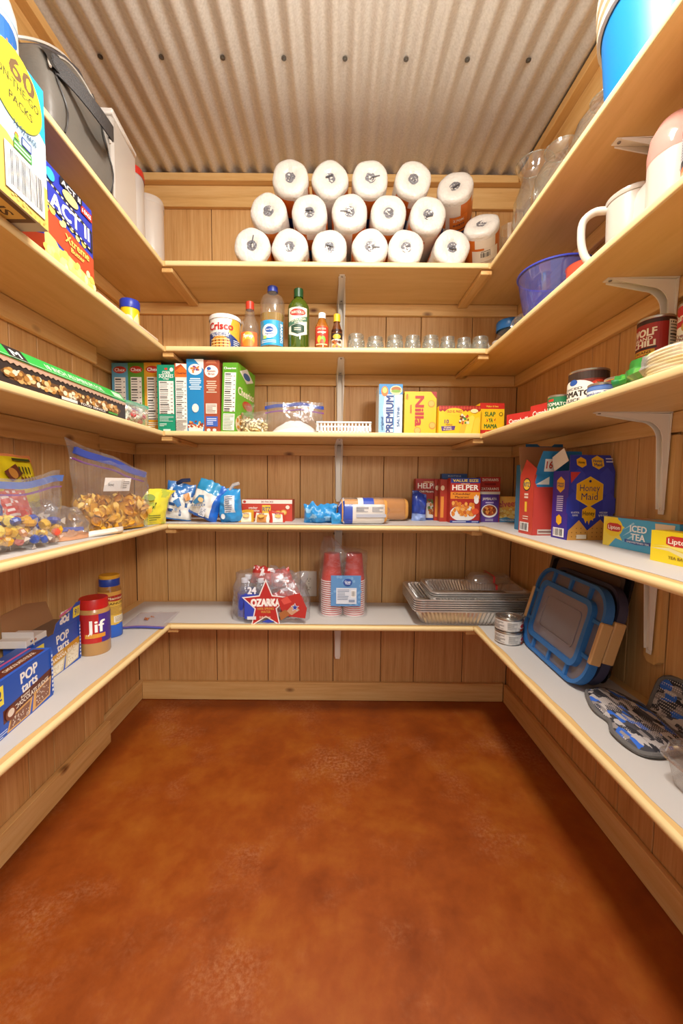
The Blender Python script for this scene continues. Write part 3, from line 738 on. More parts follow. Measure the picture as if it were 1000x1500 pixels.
b = B(); b.lathe([(.031, 0), (.032, .003), (.032, .125), (.031, .128)], flat('#f0d022', .35), 28, cap0=True); b.build('canister_body', o)
b = B(); b.lathe([(.0335, .124), (.0345, .127), (.0345, .152), (.032, .156), (.0001, .156)], flat('#2d41b4', .35), 28); b.build('lid', o)
printed('label', o, [e(.42, .62, .14, .18, '#f6e9c6'), e(.4, .62, .09, .11, '#e59a2e'), r(.1, .1, .9, .32, '#cf3b2a'), p([(.55, .35), (.8, .5), (.7, .9), (.58, .7)], '#f2e3b0')], .13, .118, on_cyl(.0322, .13, 0, .003), maxlen=.008)

# ---- second highest shelf: back
Z5 = on(5, True)
o = thing('shortening_can', 'white and blue round shortening can showing a lattice pie, leftmost on its shelf', 'can', (-.449, 1.655, Z5), 8)
b = B(); b.lathe([(.058, 0), (.060, .003), (.060, .125)], flat('#f2efe9', .4), 40, cap0=True); b.build('can_body', o)
b = B(); b.lathe([(.0625, .124), (.0635, .128), (.0635, .137), (.060, .141), (.056, .138), (.0001, .138)], flat('#f4f2ee', .4), 40); b.build('lid', o)
W_ = .16; printed('label', o, [r(0, 0, 1, .56, '#25407f'), p([(.62, .56), (.72, 1), (1, 1), (1, .3)], '#f2b23a'), e(.40, .2, .27, .26, '#d99a3d'), *[r(.18+.1*i, .02, .215+.1*i, .38, '#8e3f1c') for i in range(5)], *[r(.16, .06+.09*i, .64, .09+.09*i, '#efcf86') for i in range(4)], t('Crisco', .42, .755, .22, '#c5281e', .62, b=.03), t('ALL-VEGETABLE', .42, .52, .055, '#ffffff', .48), t('SHORTENING', .42, .455, .05, '#ffffff', .4), *lines(.74, .12, .95, .36, 4, '#e8ecf4')], W_, .122, on_cyl(.0603, W_, 0, .001), maxlen=.012)
def bottle(name, label, x, y, prof, mat, liquid=None, lq=None, cap=None, lab=None, LW=0, LZ=0, LH=0, LR=0, cat='bottle', rz=0, z=None, sq=0, n=28, lobes=0, lob=0):
    o = thing(name, label, cat, (x, y, Z5 if z is None else z), rz)
    b = B(); b.lathe(prof, mat, n, cap0=True, cap1=True, sq=sq, lobes=lobes, lob=lob); b.build('bottle_body', o, smooth=50)
    if liquid:
        b = B(); q = [(rr*.965, zz+.002) for rr, zz in prof if zz < lq]; q.append((q[-1][0], lq)); b.lathe(q, liquid, n, cap0=True, cap1=True, sq=sq); b.build('liquid', o)
    if cap:
        cr_, z0, z1, c = cap; b = B(); k = 24
        b.lathe([(cr_, z0), (cr_, z1-.002), (cr_-.002, z1), (.0001, z1)], flat(c, .4), k, lobes=12, lob=.02); b.build('cap', o)
    if lab: printed('label', o, lab, LW, LH, on_cyl(LR, LW, 0, LZ), maxlen=.008)
    return o
CLR = lambda: clear('#f2efe6', 'clear_bottle', haze=.06, refl=.6, rough=.05, base=.06)
bottle('syrup_bottle', 'nearly empty waisted syrup bottle with red cap and orange label', -.345, 1.635, [(.033, 0), (.036, .005), (.036, .055), (.038, .085), (.033, .115), (.020, .14), (.018, .165), (.014, .172)], CLR(), flat('#b5441d', .3, name='amber_syrup'), .03, (.0165, .168, .199, '#c63a24'),
  [r(0, 0, 1, .86, '#dd6a33'), e(.5, .46, .34, .40, '#f0b13c'), e(.5, .28, .3, .2, '#d8872a'), t('Syrup', .5, .66, .17, '#ffffff', .5), r(.1, .03, .9, .12, '#b93a1f')], .075, .008, .075, .0385)
bottle('cooking_oil_bottle', 'tall clear vegetable oil bottle with blue cap and sky blue label', -.256, 1.645, [(.046, 0), (.049, .006), (.050, .10), (.049, .125), (.050, .14), (.050, .195), (.042, .218), (.020, .235), (.018, .245)], CLR(), clear('#d9b22e', 'golden_oil', haze=.45, refl=.3), .148, (.0205, .24, .262, '#2a3c98'),
  [r(0, 0, 1, 1, '#1f9fd8'), e(.44, .56, .30, .28, '#f5f3ec'), e(.44, .62, .16, .12, '#2b5aa6'), t('Great Value', .44, .62, .05, '#ffffff', .26), t('Vegetable', .44, .46, .07, '#2b5aa6', .34), t('BAKING', .92, .5, .10, '#eaf6ff', .75, -90), *lines(.1, .08, .7, .22, 2, '#d8eefb'), r(.2, .25, .34, .38, '#b7d66b')], .105, .022, .095, .0505, sq=.04)
bottle('olive_oil_bottle', 'dark green olive oil bottle with green cap and cream label', -.152, 1.64, [(.040, 0), (.0425, .005), (.0425, .165), (.040, .185), (.028, .205), (.0165, .213), (.0155, .222)], clear('#5f7d1f', 'green_glass', haze=.5, refl=.55, rough=.06, base=.08), flat('#2c3410', .3), .075, (.0185, .218, .252, '#1d4a26'),
  [r(0, .12, 1, 1, '#ece6d3'), p([(0, .12), (.5, .0), (1, .12), (1, .3), (0, .3)], '#ece6d3'), e(.5, .83, .40, .12, '#c2352a'), t('BERTOLLI', .5, .83, .08, '#f5ecd4', .62), p([(0, .36), (1, .56), (1, .72), (0, .52)], '#4f7a62'), t('EXTRA VIRGIN', .55, .585, .07, '#efe8d0', .7, 10), t('OLIVE OIL', .55, .505, .045, '#efe8d0', .42, 10), p([(.18, .38), (.5, .44), (.82, .38), (.82, .18), (.5, .08), (.18, .18)], '#2b4a38'), *lines(.34, .2, .66, .32, 2, '#e9e2c8')], .082, .055, .112, .0429)
bottle('vinegar_bottle', 'small vinegar bottle with white cap and red label showing apples', -.058, 1.63, [(.027, 0), (.0285, .004), (.0285, .085), (.026, .105), (.016, .125), (.013, .137)], clear('#d98a2a', 'amber_plastic', haze=.4, refl=.5), flat('#c4661c', .3), .10, (.0148, .134, .156, '#eeebe6'),
  [r(0, 0, 1, 1, '#bf3a28'), t('APPLE CIDER', .5, .88, .08, '#f6e6c0', .6), t('vinegar', .5, .72, .13, '#fff6e0', .62), e(.35, .32, .16, .2, '#e6b93a'), e(.6, .3, .17, .2, '#7fae3a'), e(.52, .18, .14, .14, '#d23c2a'), r(.1, .02, .9, .09, '#f0d28c')], .058, .024, .072, .0288)
bottle('sauce_bottle', 'dark seasoning sauce bottle with yellow cap in front of the white bracket', .001, 1.63, [(.021, 0), (.0225, .004), (.0225, .075), (.018, .098), (.011, .118), (.0105, .135)], clear('#8a4a1c', 'brown_glass', haze=.5, refl=.5), flat('#3a1a0c', .3), .09, (.0135, .122, .152, '#e8bb2a'),
  [r(0, 0, 1, 1, '#e9dfc4'), r(0, .62, 1, 1, '#2a2320'), e(.5, .78, .33, .15, '#e0b23a'), *blobs(.15, .08, .85, .5, ['#7c3a1e', '#b5652c', '#59301a', '#d9a14a'], 16, .12, .09, 8)], .05, .012, .062, .0228)
# little preserving jars
def jar(label, x, y, R, h, lidded=False, group='little clear glass jars'):
    o = thing('glass_jar', label, 'jar', (x, y, Z5), random.Random(x).uniform(0, 90), group=group)
    G = GLASS(); b = B()
    b.lathe([(R*.82, .002), (R*.95, .005), (R, .014), (R, h*.62), (R*.93, h*.72), (R*.84, h*.78), (R*.84, h)], G, 32, cap0=True, lobes=16, lob=.006)
    b.lathe([(R*.78, h), (R*.79, h*.78), (R*.93, h*.6), (R*.93, .016), (R*.7, .009), (.0001, .011)], G, 32); b.build('glass_body', o, smooth=50)
    b = B()
    for q in (.80, .88, .96): b.tube([(R*.86*math.cos(2*PI*i/28), R*.86*math.sin(2*PI*i/28), h*q) for i in range(28)], .0011, G, 5, True)
    b.build('screw_thread', o)
    if lidded:
        b = B(); b.lathe([(R*.9, h*.8), (R*.92, h*.81), (R*.92, h*1.02), (R*.88, h*1.05), (.0001, h*1.05)], flat('#d9d6cf', .35, .4), 30); b.build('lid', o)
JX = [(.078, 1.63, .036, .072), (.155, 1.635, .035, .064), (.233, 1.632, .035, .068), (.303, 1.628, .032, .068), (.376, 1.635, .0345, .070), (.445, 1.64, .031, .069), (.508, 1.63, .029, .062), (.570, 1.622, .033, .064)]
JN = ['first', 'second', 'third', 'fourth', 'fifth', 'sixth', 'seventh', 'eighth']
for i, q in enumerate(JX): jar('clear open glass jar, %s from the left in the jar row' % JN[i], *q)
jar('tiny clear open glass jar at the right end of the jar row', .622, 1.665, .023, .045)
jar('clear glass jar with a pale metal lid, right of the open jar row', .662, 1.655, .033, .058, True)

# ---- second highest shelf: right
o = thing('canister_jar', 'large clear jar with a blue screw lid in the right corner', 'jar', (.748, 1.765, on(5)))
b = B(); b.lathe([(.055, 0), (.062, .008), (.066, .05), (.064, .11), (.052, .135), (.05, .15)], CLR(), 36, cap0=True); b.build('jar_body', o)
b = B(); b.lathe([(.056, .145), (.058, .148), (.058, .178), (.054, .184), (.0001, .186)], flat('#2a6fb0', .35), 36, lobes=24, lob=.01); b.build('lid', o)
o = thing('glass_mug', 'clear glass mug with round handle beside the blue bowl', 'mug', (.715, 1.545, on(5)), 205)
b = B(); b.lathe([(.034, 0), (.04, .005), (.043, .05), (.044, .115)], GLASS(), 32, cap0=True); b.build('mug_body', o)
b = B(); b.tube([(.04+.036*math.sin(a), 0, .06+.04*math.cos(a)) for a in [rad(i*15) for i in range(13)]], .006, GLASS(), 8); b.build('handle', o)
o = thing('mixing_bowl', 'translucent dark blue plastic mixing bowl on the second highest shelf', 'bowl', (.702, 1.325, on(5)))
BL = clear('#7f88ee', 'blue_plastic', haze=.22, refl=.5, rough=.08, base=.08)
b = B(); b.lathe([(.062, 0), (.075, .004), (.095, .06), (.108, .13), (.112, .158)], BL, 48, cap0=True); b.build('bowl_body', o)
b = B(); b.tube([(.113*math.cos(2*PI*i/48), .113*math.sin(2*PI*i/48), .158) for i in range(48)], .0035, flat('#3a48b8', .3), 7, True); b.build('rim', o)
o = thing('plastic_bowl', 'coral red plastic bowl between blue mixing bowl and white pitcher', 'bowl', (.695, 1.158, on(5)))
b = B(); b.lathe([(.03, 0), (.036, .003), (.045, .04), (.048, .090), (.050, .093), (.046, .090), (.042, .04), (.0001, .008)], flat('#d8573f', .4), 36, cap0=True); b.build('bowl_body', o)
def pitcher(label, x, y, R, h, body, rz, top=None, handle=True):
    o = thing('pitcher', label, 'pitcher', (x, y, on(5)), rz)
    b = B(); b.lathe([(R*.86, 0), (R*.92, .005), (R*.98, h*.6), (R, h*.93)], body, 36, cap0=True); b.build('pitcher_body', o)
    b = B(); b.lathe([(R*1.03, h*.915), (R*1.05, h*.93), (R*1.04, h*.97), (R*.9, h), (.0001, h*1.01)], top or body, 36); b.build('lid', o)
    if handle:
        b = B(); b.tube(curve([(R*.93, 0, h*.90), (R+.025, 0, h*.92), (R+.048, 0, h*.84), (R+.052, 0, h*.66), (R+.046, 0, h*.45), (R+.03, 0, h*.30), (R*.93, 0, h*.22)]), .0095, flat('#d4cdc2', .4), 10); b.build('handle', o)
    return o
MILK = clear('#d9d0c4', 'milky_pitcher', haze=.78, refl=.35, rough=.25, base=.06)
pitcher('white pitcher with loop handle standing beside the coral bowl', .728, 1.03, .056, .195, MILK, 152)
o = thing('food_cover', 'clear round plastic cover standing on edge between the two pitchers', 'lid', (.70, .942, on(5)+.0885), 95, 90)
b = B(); b.lathe([(.0001, 0), (.075, .001), (.08, .003), (.087, .004), (.087, .007), (.082, .008)], HAZY(), 40); b.build('lid_disc', o)
o = thing('pink_pitcher', 'tall pale pitcher with pink dome top under the right bracket', 'pitcher', (.70, .862, on(5)))
b = B(); b.lathe([(.050, 0), (.054, .004), (.055, .150)], MILK, 36, cap0=True); b.build('pitcher_body', o)
b = B(); b.lathe([(.0555, .149), (.056, .17), (.052, .20), (.04, .222), (.02, .232), (.0001, .234)], clear('#efb3a5', 'pink_plastic', haze=.6, refl=.4), 36); b.build('dome_top', o)
o = thing('seasoning_jar', 'tall jar with black printed label and orange band at the right frame edge', 'jar', (.672, .745, on(5)))
b = B(); b.lathe([(.048, 0), (.05, .004), (.05, .20), (.046, .22), (.04, .232)], clear('#e8dfca', 'cream_jar', haze=.85, refl=.4), 36, cap0=True); b.build('jar_body', o)
b = B(); b.lathe([(.043, .228), (.045, .232), (.045, .258), (.0001, .26)], flat('#e9e2d2', .4), 36); b.build('lid', o)
printed('label', o, [r(0, .26, 1, 1, '#3a3a40'), r(0, .22, 1, .27, '#dd6a3c'), r(0, 0, 1, .22, '#b5a480'), r(0, .92, 1, 1, '#ece7dc'), p([(.1, .60), (.3, .86), (.5, .92), (.34, .74)], '#ece7dc'), e(.34, .76, .09, .06, '#d9d4cc'), e(.34, .76, .055, .035, '#3a3a40'), *lines(.08, .32, .46, .58, 9, '#cfcfd2'), r(.55, .32, .9, .8, '#55565c'), *lines(.08, .03, .4, .16, 3, '#efe6cf')], .19, .175, on_cyl(.0502, .19, rad(-68), .012), maxlen=.01)
# ---- middle shelf: cereal boxes (narrow sides face out)
Z4 = on(4)
RED, YEL, WHT, BLK = '#c4241f', '#f2c51b', '#f6f3ec', '#26262a'
def cereal(label, x, w, h, col, y0, items, rz=0, ry=0, right=None, d=.186):
    return carton('cereal_box', label, w, d, h, col, (x, y0+d/2, Z4), rz, front=items, right=right, ry=ry, group='cereal boxes on the middle shelf')
def chex(name, c2): return [r(0, 0, 1, 1, c2), e(.5, .905, .4, .05, '#c53a2a'), t(name, .5, .905, .045, '#ffffff', .62), *nutr(.16, .2, .84, .80, 16), *lines(.16, .04, .84, .17, 5, '#e9efe2')]
cereal('pale blue cereal box, first from the left corner of the cereal row', -.884, .066, .286, '#69aed0', 1.662, chex('Chex', '#62a9cc'))
cereal('leaf green cereal box between the pale blue and the yellow cereal boxes', -.817, .066, .287, '#5f9a35', 1.660, chex('Chex', '#5a9632'))
cereal('golden yellow cereal box beside the teal green cereal box', -.748, .070, .288, '#dfa02a', 1.658, chex('Chex', '#dda02c'), right=[r(0, 0, 1, 1, '#3f8ad0'), e(.3, .2, .25, .12, '#e8d9a0'), t('Chex', .4, .8, .08, '#c53a2a', .6)])
cereal('teal green cereal box with plain white lettering', -.663, .071, .258, '#0e8f6d', 1.585, [r(0, 0, 1, 1, '#0e8f6d'), e(.80, .93, .10, .03, '#f0f4ee'), r(.42, .925, .58, .955, '#d2402e'), t('CORN', .5, .885, .045, '#f3f6f0', .42), t('SQUARES', .5, .835, .05, '#f3f6f0', .78), t('crispy', .5, .795, .025, '#f3f6f0', .3), *nutr(.10, .27, .9, .76, 18), *lines(.1, .15, .9, .24, 5, '#bfe3d4'), *lines(.1, .08, .5, .13, 3, '#d8efe6'), r(.3, .01, .7, .04, '#cfe8dd')])
cereal('narrow orange and white cereal box beside the blue rabbit-free cereal box'.replace('rabbit-free ', 'bright '), -.605, .050, .264, '#c9571f', 1.585, [r(0, 0, 1, 1, '#e6e0d4'), r(0, .80, 1, 1, '#b9481a'), p([(0, .80), (1, .80), (1, .9), (.5, .96), (0, .88)], '#db6f24'), p([(.1, .95), (.5, .99), (.95, .9), (.95, .99), (.1, 1)], '#f3ede2'), t('Cheerios', .5, .86, .035, '#7a2413', .8), *nutr(.06, .2, .94, .76, 20), *lines(.08, .02, .92, .18, 8, '#8f8a82')])
cereal('bright blue cereal box with a bowl of puffs near its foot', -.549, .066, .280, '#1683bf', 1.583, [r(0, 0, 1, 1, '#1683bf'), p([(.45, 1), (1, 1), (1, .86)], '#f3efe6'), e(.5, .86, .40, .075, '#f3efe6'), *blobs(.28, .82, .72, .90, ['#b5522a', '#7b3a8a', '#d9862f'], 14, .07, .016, 2), *[r(.5-wq/2, .725-i*.028, .5+wq/2, .741-i*.028, '#d3ecf8') for i, wq in enumerate((.6, .7, .66, .5, .74, .62))], p([(.1, 0), (.9, 0), (.98, .10), (.02, .10)], '#eee6da'), *blobs(.08, .06, .92, .15, ['#b5522a', '#e0a24a', '#8a3a1e', '#f0d9ae'], 26, .07, .016, 9), e(.5, .33, .20, .06, '#e9e3dc')])
cereal('reddish brown cereal box with a white oval and a round code panel', -.486, .063, .277, '#a24a2c', 1.584, [r(0, 0, 1, 1, '#a24a2c'), p([(.15, .955), (.85, .955), (.7, 1), (.3, 1)], '#c4714a'), e(.5, .845, .42, .085, '#f0ece2'), e(.35, .885, .13, .022, '#2b57a5'), t('Raisin', .5, .85, .03, '#a24a2c', .5), t('Bran', .5, .81, .03, '#a24a2c', .4), *[r(.5-wq/2, .70-i*.03, .5+wq/2, .715-i*.03, '#e8c2a6') for i, wq in enumerate((.6, .5, .66, .6, .4, .64))], r(.14, .26, .82, .40, '#e9dccd'), *lines(.18, .27, .78, .39, 6, '#8a6a58'), r(.14, .08, .86, .22, '#3f63b8'), *lines(.2, .1, .8, .2, 4, '#dbe3f5'), e(.3, .03, .12, .02, '#efe6da'), e(.66, .03, .12, .02, '#efe6da')])
cereal('green oat cereal box leaning to the right at the end of the cereal row', -.408, .062, .268, '#6ab02c', 1.583, [r(0, 0, 1, 1, '#5fa52a'), *nutr(.14, .30, .9, .86, 18), t('Cheerios', .5, .92, .03, '#ffffff', .8), r(.14, .03, .9, .27, '#e9eee0'), *lines(.18, .04, .86, .26, 10, '#7a8a6a')], -9, 2.5,
  right=[r(0, 0, 1, 1, '#6fb62f'), p([(.1, .9), (.5, 1), (.9, .86), (.5, .78)], '#f1f3ec'), e(.5, .88, .2, .05, '#3d6fb0'), t('Cheerios', .5, .62, .11, '#fdf6d8', .9, b=.025), e(.6, .45, .3, .07, '#c3402c'), e(.45, .14, .5, .16, '#ead9b4'), *blobs(.05, .05, .9, .3, ['#c98a3a', '#9a5a24', '#7fae3a'], 26, .07, .03, 4)])

# ---- zip bags and soft packs
def bagmesh(w, h, tk, seed=0, crump=.006, edge=.03, lean=0.0, colf=None, m=None, nx=18, nz=16, fat=.5, b=None, M=None, topw=1.0, flare=0.0, skew=0.0):
    """soft bag standing in x,z: two skins joined at the seams; fat = how low the belly sits"""
    b = b or B()
    def prof(u, v):
        sx = max(0.0, 1-abs(2*u-1)**2.6); a = v/(fat*2) if v < fat*2 else 1
        sz = (math.sin(PI*min(1, v/(2*fat)) if v < fat else PI/2)**.5) * (1 if v < fat else max(0.0, 1-((v-fat)/(1-fat))**1.6))
        if v < fat: sz = max(.25, sz)
        return sx**.6*sz
    def pos(u, v, sg):
        k = prof(u, v); z = v*h; x = (u-.5)*w*(1+(topw-1)*v+.10*noise.noise(Vector((z*22, seed*2.7, 1)))*min(1, crump*110))+flare*(v**3)
        n_ = noise.noise(Vector((x*26+seed*3.1, z*26, sg*1.7+seed)))*crump + noise.noise(Vector((x*60+seed, z*60, sg)))*crump*.5
        y = sg*(tk/2*k + n_*min(1, k*3+.15)) + lean*v*v + .010*noise.noise(Vector((x*9, z*7, seed)))*v
        z2 = z + (.012*noise.noise(Vector((x*12, seed*1.3, 4))) + max(0, crump-.006)*1.6*noise.noise(Vector((x*45, seed*1.9, 7))))*v
        z2 -= skew*x*v*v
        return (x, y, max(.0005, z2))
    for sg in (-1, 1):
        f = (lambda u, v: pos(u, v, sg)) if sg < 0 else (lambda u, v: pos(1-u, v, sg))
        if colf: b.grid(f, nx, nz, (lambda u, v: flat(colf(u, v), .33, coat=.4)) if sg < 0 else (lambda u, v: flat(colf(1-u, v), .33, coat=.4)), M)
        else: b.grid(f, nx, nz, m, M)
    return b
def skin(w, h, tk, seed=0, crump=.006, fat=.5, lean=0):
    """map x,y on the front face of a soft bag (plain bulge, for its print)"""
    def f(x, y, hh):
        u = x/w; v = y/h; sx = max(0, 1-abs(2*u-1)**2.6)
        return (x-w/2, -tk/2*(sx**.6) * (1 if v < fat else max(0, 1-((v-fat)/(1-fat))**1.6)) - hh - crump - .002, y)
    return f
def zipper(o, w, h, lean, seed, z, col='#3d56b8', topw=1.0, flare=0, arch=0.0, thick=.004, x0=0.0, x1=1.0, hgt=.011, skew=0.0):
    for i, (c, dz, hh) in enumerate(((col, 0, hgt), ('#8c4f9c', -.016, .004))):
        b = B()
        def f(u, v):
            uu = x0+(x1-x0)*u; x = (uu-.5)*w*(1+(topw-1)*z/h)+flare*((z/h)**3); zz = z+dz+hh*v+.012*noise.noise(Vector((x*12, seed*1.3, 4)))*(z/h)+arch*math.sin(PI*uu)-skew*x*(z/h)**2
            return (x, lean*(zz/h)**2 + .010*noise.noise(Vector((x*9, zz*7, seed)))*(zz/h) - thick, zz)
        b.grid(f, 22, 2, flat(c, .3, coat=.4)); 
        def f2(u, v): q = f(1-u, v); return (q[0], q[1]+2*thick, q[2])
        b.grid(f2, 22, 2, flat(c, .3, coat=.4))
        b.build('zip_strip' if i == 0 else 'zip_seal', o)
def scatter(name, o, n, box, size, cols, seed=1, kind='shell', yfun=None, M=None):
    """many small pieces that nobody would count, one part"""
    rnd = random.Random(seed); b = B(); x0, x1, y0, y1, z0, z1 = box
    for _ in range(n):
        x = rnd.uniform(x0, x1); z = rnd.uniform(z0, z1); y = rnd.uniform(y0, y1)
        if yfun and not yfun(x, y, z): continue
        s_ = size*rnd.uniform(.75, 1.2); Mx = M4(x, y, z, rnd.uniform(0, 360), rnd.uniform(0, 360), rnd.uniform(0, 360)); c = rnd.choice(cols)
        if M is not None: Mx = M @ Mx
        if kind == 'shell':
            b.grid(lambda u, v: (s_*(u-.5)*1.6, s_*.55*math.sin(PI*u)*math.cos(PI*(v-.5)*1.3)*.9, s_*.75*math.sin(PI*u)**.6*(v-.5)*1.6), 4, 3, flat(c, .45), Mx)
        elif kind == 'candy':
            b.lathe([(.0001, -s_*.3), (s_*.4, -s_*.25), (s_*.5, 0), (s_*.4, s_*.25), (.0001, s_*.3)], flat(c, .3, coat=.4), 8, Mx)
            b.add([(-s_*1.0, 0, -s_*.3), (-s_*.45, 0, 0), (-s_*1.0, 0, s_*.3), (s_*1.0, 0, -s_*.3), (s_*.45, 0, 0), (s_*1.0, 0, s_*.3)], [(0, 1, 2), (3, 5, 4)], clear('#f3e9dc', 'candy_twist', haze=.45, refl=.5, base=.08), Mx)
        elif kind == 'tube':
            b.lathe([(s_*.3, -s_), (s_*.3, s_)], flat(c, .5), 7, Mx)
        else:
            b.lathe([(.0001, -s_*.5), (s_*.5, -s_*.15), (s_*.45, s_*.25), (.0001, s_*.45)], flat(c, .5), 6, Mx)
    return b.build(name, o, stuff=True)
def heap(o, name, w, d, h, m, seed=0, M=None, lump=.012):
    b = B()
    b.grid(lambda u, v: (w/2*v*math.cos(2*PI*u), d/2*v*math.sin(2*PI*u), max(.0008, h*(1-v**2.2)+lump*noise.noise(Vector((w*40*v*math.cos(2*PI*u), w*40*v*math.sin(2*PI*u), seed)))*(1-v))), 28, 8, m, M, cyc=True)
    return b.build(name, o)

o = thing('pasta_bag', 'knotted clear bag of dry noodles at the foot of the green cereal box', 'bag', (-.326, 1.620, Z4))
scatter('dry_noodles', o, 150, (-.043, .043, -.028, .028, .006, .05), .013, ['#ecd9a8', '#dfc88f', '#f3e6c2'], 3, 'tube')
bagmesh(.105, .085, .075, 3, .006, m=FILM(), fat=.45).build('film_bag', o)
b = B(); b.loft([[(-.02+rr*math.cos(a), rr*math.sin(a), zz) for a in [2*PI*i/12 for i in range(12)]] for rr, zz in ((.028, .07), (.012, .088), (.018, .10), (.026, .115))], FILM(), cap=False); b.build('twisted_top', o)
o = thing('flour_bag', 'zip bag of white flour with a blue zip strip lying over it', 'bag', (-.166, 1.635, Z4))
heap(o, 'flour', .20, .10, .052, flat('#ede8e0', .8), 2)
bagmesh(.225, .125, .10, 4, .005, m=FILM(), fat=.3, lean=-.03).build('film_bag', o); zipper(o, .235, .125, -.03, 4, .098, '#2f4fae', arch=.012)
def basket(label, x, y, z, w, d, h):
    o = thing('slotted_basket', label, 'basket', (x, y, z)); m = flat('#f1eee9', .4)
    b = B(); b.box(-w/2+.008, w/2-.008, -d/2+.008, d/2-.008, .001, .004, m); b.build('base', o, smooth=0)
    b = B()
    for z_, k in ((h-.006, 0), (.001, .007)):
        b.box(-w/2+k, w/2-k, -d/2+k, -d/2+k+.004, z_, z_+.006, m); b.box(-w/2+k, w/2-k, d/2-k-.004, d/2-k, z_, z_+.006, m)
        b.box(-w/2+k, -w/2+k+.004, -d/2+k, d/2-k, z_, z_+.006, m); b.box(w/2-k-.004, w/2-k, -d/2+k, d/2-k, z_, z_+.006, m)
    b.build('rim', o, smooth=0)
    first = None; n = 15
    for i in range(n+1):
        for sy in (-1, 1):
            if first is None:
                b = B(); b.box(-.003, .003, -.0014, .0014, .006, h-.006, m); first = q = b.build('slat', o, smooth=0)
            else: q = first.copy(); COL.objects.link(q)
            q.location = (-w/2+.010+(w-.02)*i/n, sy*(d/2-.0045), 0)
    for i in range(6):
        for sx in (-1, 1):
            q = first.copy(); COL.objects.link(q); q.location = (sx*(w/2-.0045), -d/2+.016+(d-.032)*i/5, 0); q.rotation_euler = (0, 0, PI/2)
basket('shallow white slotted plastic basket in front of the middle shelf bracket', .031, 1.625, Z4, .222, .12, .043)
carton('cracker_box', 'white and blue saltine cracker box with lettering running upward', .094, .13, .200, '#e9eef2', (.219, 1.685, Z4), 0, front=[r(0, 0, 1, 1, '#dfe9f1'), p([(0, 0), (.30, 0), (.18, .5), (.3, 1), (0, 1)], '#8ebfe0'), r(.62, 0, .66, 1, '#6aaad6'), r(.66, 0, 1, .72, '#cfe1ef'), r(0, .80, 1, 1, '#3b8bc6'), e(.24, .86, .15, .10, '#d9762e'), e(.24, .88, .10, .06, '#efc46a'), e(.72, .88, .26, .09, '#e9d3a3'), e(.72, .90, .2, .05, '#a8662f'), e(.72, .86, .2, .03, '#7fa83a'), t('PREMIUM', .46, .40, .30, '#1f3f86', .74, 90, b=.03), t('original', .14, .22, .10, '#3c5f96', .26, 90), t('SALTINE', .83, .36, .10, '#2c5d9a', .40, 90)], right=[r(0, 0, 1, 1, '#3b8bc6'), *nutr(.2, .2, .8, .8)])
carton('wafer_box', 'yellow vanilla wafer box with red lettering turned sideways', .128, .085, .172, '#f0bd12', (.339, 1.665, Z4), 0, front=[r(0, 0, 1, 1, '#f0bf14'), p([(.82, 1), (1, 1), (1, .84)], '#a62a22'), *[e(cx, cy, .11, .085, '#d98f2e', 18) for cx, cy in ((.84, .72), (.88, .22), (.42, .1))], *[e(cx, cy+.006, .085, .063, '#eab354', 16) for cx, cy in ((.84, .72), (.88, .22), (.42, .1))], t('Nilla', .47, .55, .26, '#b32a20', .68, -90, b=.035), t('WAFERS', .2, .6, .05, '#b32a20', .2, -90), e(.08, .88, .05, .06, '#d9a012'), t('Nabisco', .08, .88, .04, '#b32a20', .12, -90)])
carton('taco_shell_box', 'low yellow taco shell box with a red zigzag top band', .165, .10, .112, '#f1c319', (.489, 1.645, Z4), 0, front=[r(0, 0, 1, 1, '#f2ca22'), p([(0, .84)]+[(i/22, .84-(.05 if i % 2 else 0)) for i in range(23)]+[(1, 1), (0, 1)], '#a32a22'), *[p([(i/14, .92), (i/14+.035, .99), (i/14+.07, .92), (i/14+.035, .86)], '#c64a34') for i in range(14)], e(.37, .80, .21, .12, '#f5cf2c'), t('OLD EL PASO', .37, .80, .085, '#a32a22', .36, b=.03), t('10', .19, .45, .13, '#5a2c74', .10), t('TORTILLA', .25, .34, .05, '#8a2c22', .16), p([(.08, .12), (.38, .16), (.40, .30), (.06, .28)], '#5a3a86'), t('STAND', .22, .245, .05, '#f6e8b8', .18), t('N STUFF', .22, .175, .05, '#f6e8b8', .2), p([(.48, .02), (.60, .62), (.68, .7), (.74, .62), (.62, .02)], '#e3b93a'), p([(.62, .02), (.70, .58), (.80, .68), (.86, .60), (.78, .02)], '#f2d94e'), p([(.80, .02), (.86, .55), (.95, .62), (.99, .5), (.95, .02)], '#efd044'), *blobs(.50, .32, .72, .68, ['#4f8a34', '#c23a2a', '#7a3f22', '#e9e2c4'], 22, .025, .045, 6), e(.84, .82, .09, .07, '#f6e7a8')])
carton('seasoning_box', 'yellow and red spicy seasoning box with green and red lettering', .098, .075, .128, '#eec31c', (.625, 1.655, Z4), 0, front=[r(0, 0, 1, 1, '#efc51e'), r(0, .82, 1, 1, '#c62d22'), t('Walker & Sons', .5, .9, .05, '#f4d24a', .5), t('SLAP', .42, .66, .13, '#2f6b2f', .42, b=.03), t('YA', .45, .47, .12, '#2f6b2f', .17, b=.03), p([(.26, .42), (.34, .46), (.28, .53), (.30, .42)], '#c62d22'), p([(.64, .42), (.58, .48), (.66, .54), (.62, .45)], '#c62d22'), t('MAMA', .45, .29, .12, '#2f6b2f', .52, b=.03), e(.86, .66, .08, .06, '#5a4a1a'), e(.86, .66, .055, .042, '#efc51e'), r(0, 0, 1, .17, '#c62d22'), t('FISH FRY', .5, .09, .06, '#f4d24a', .5)])
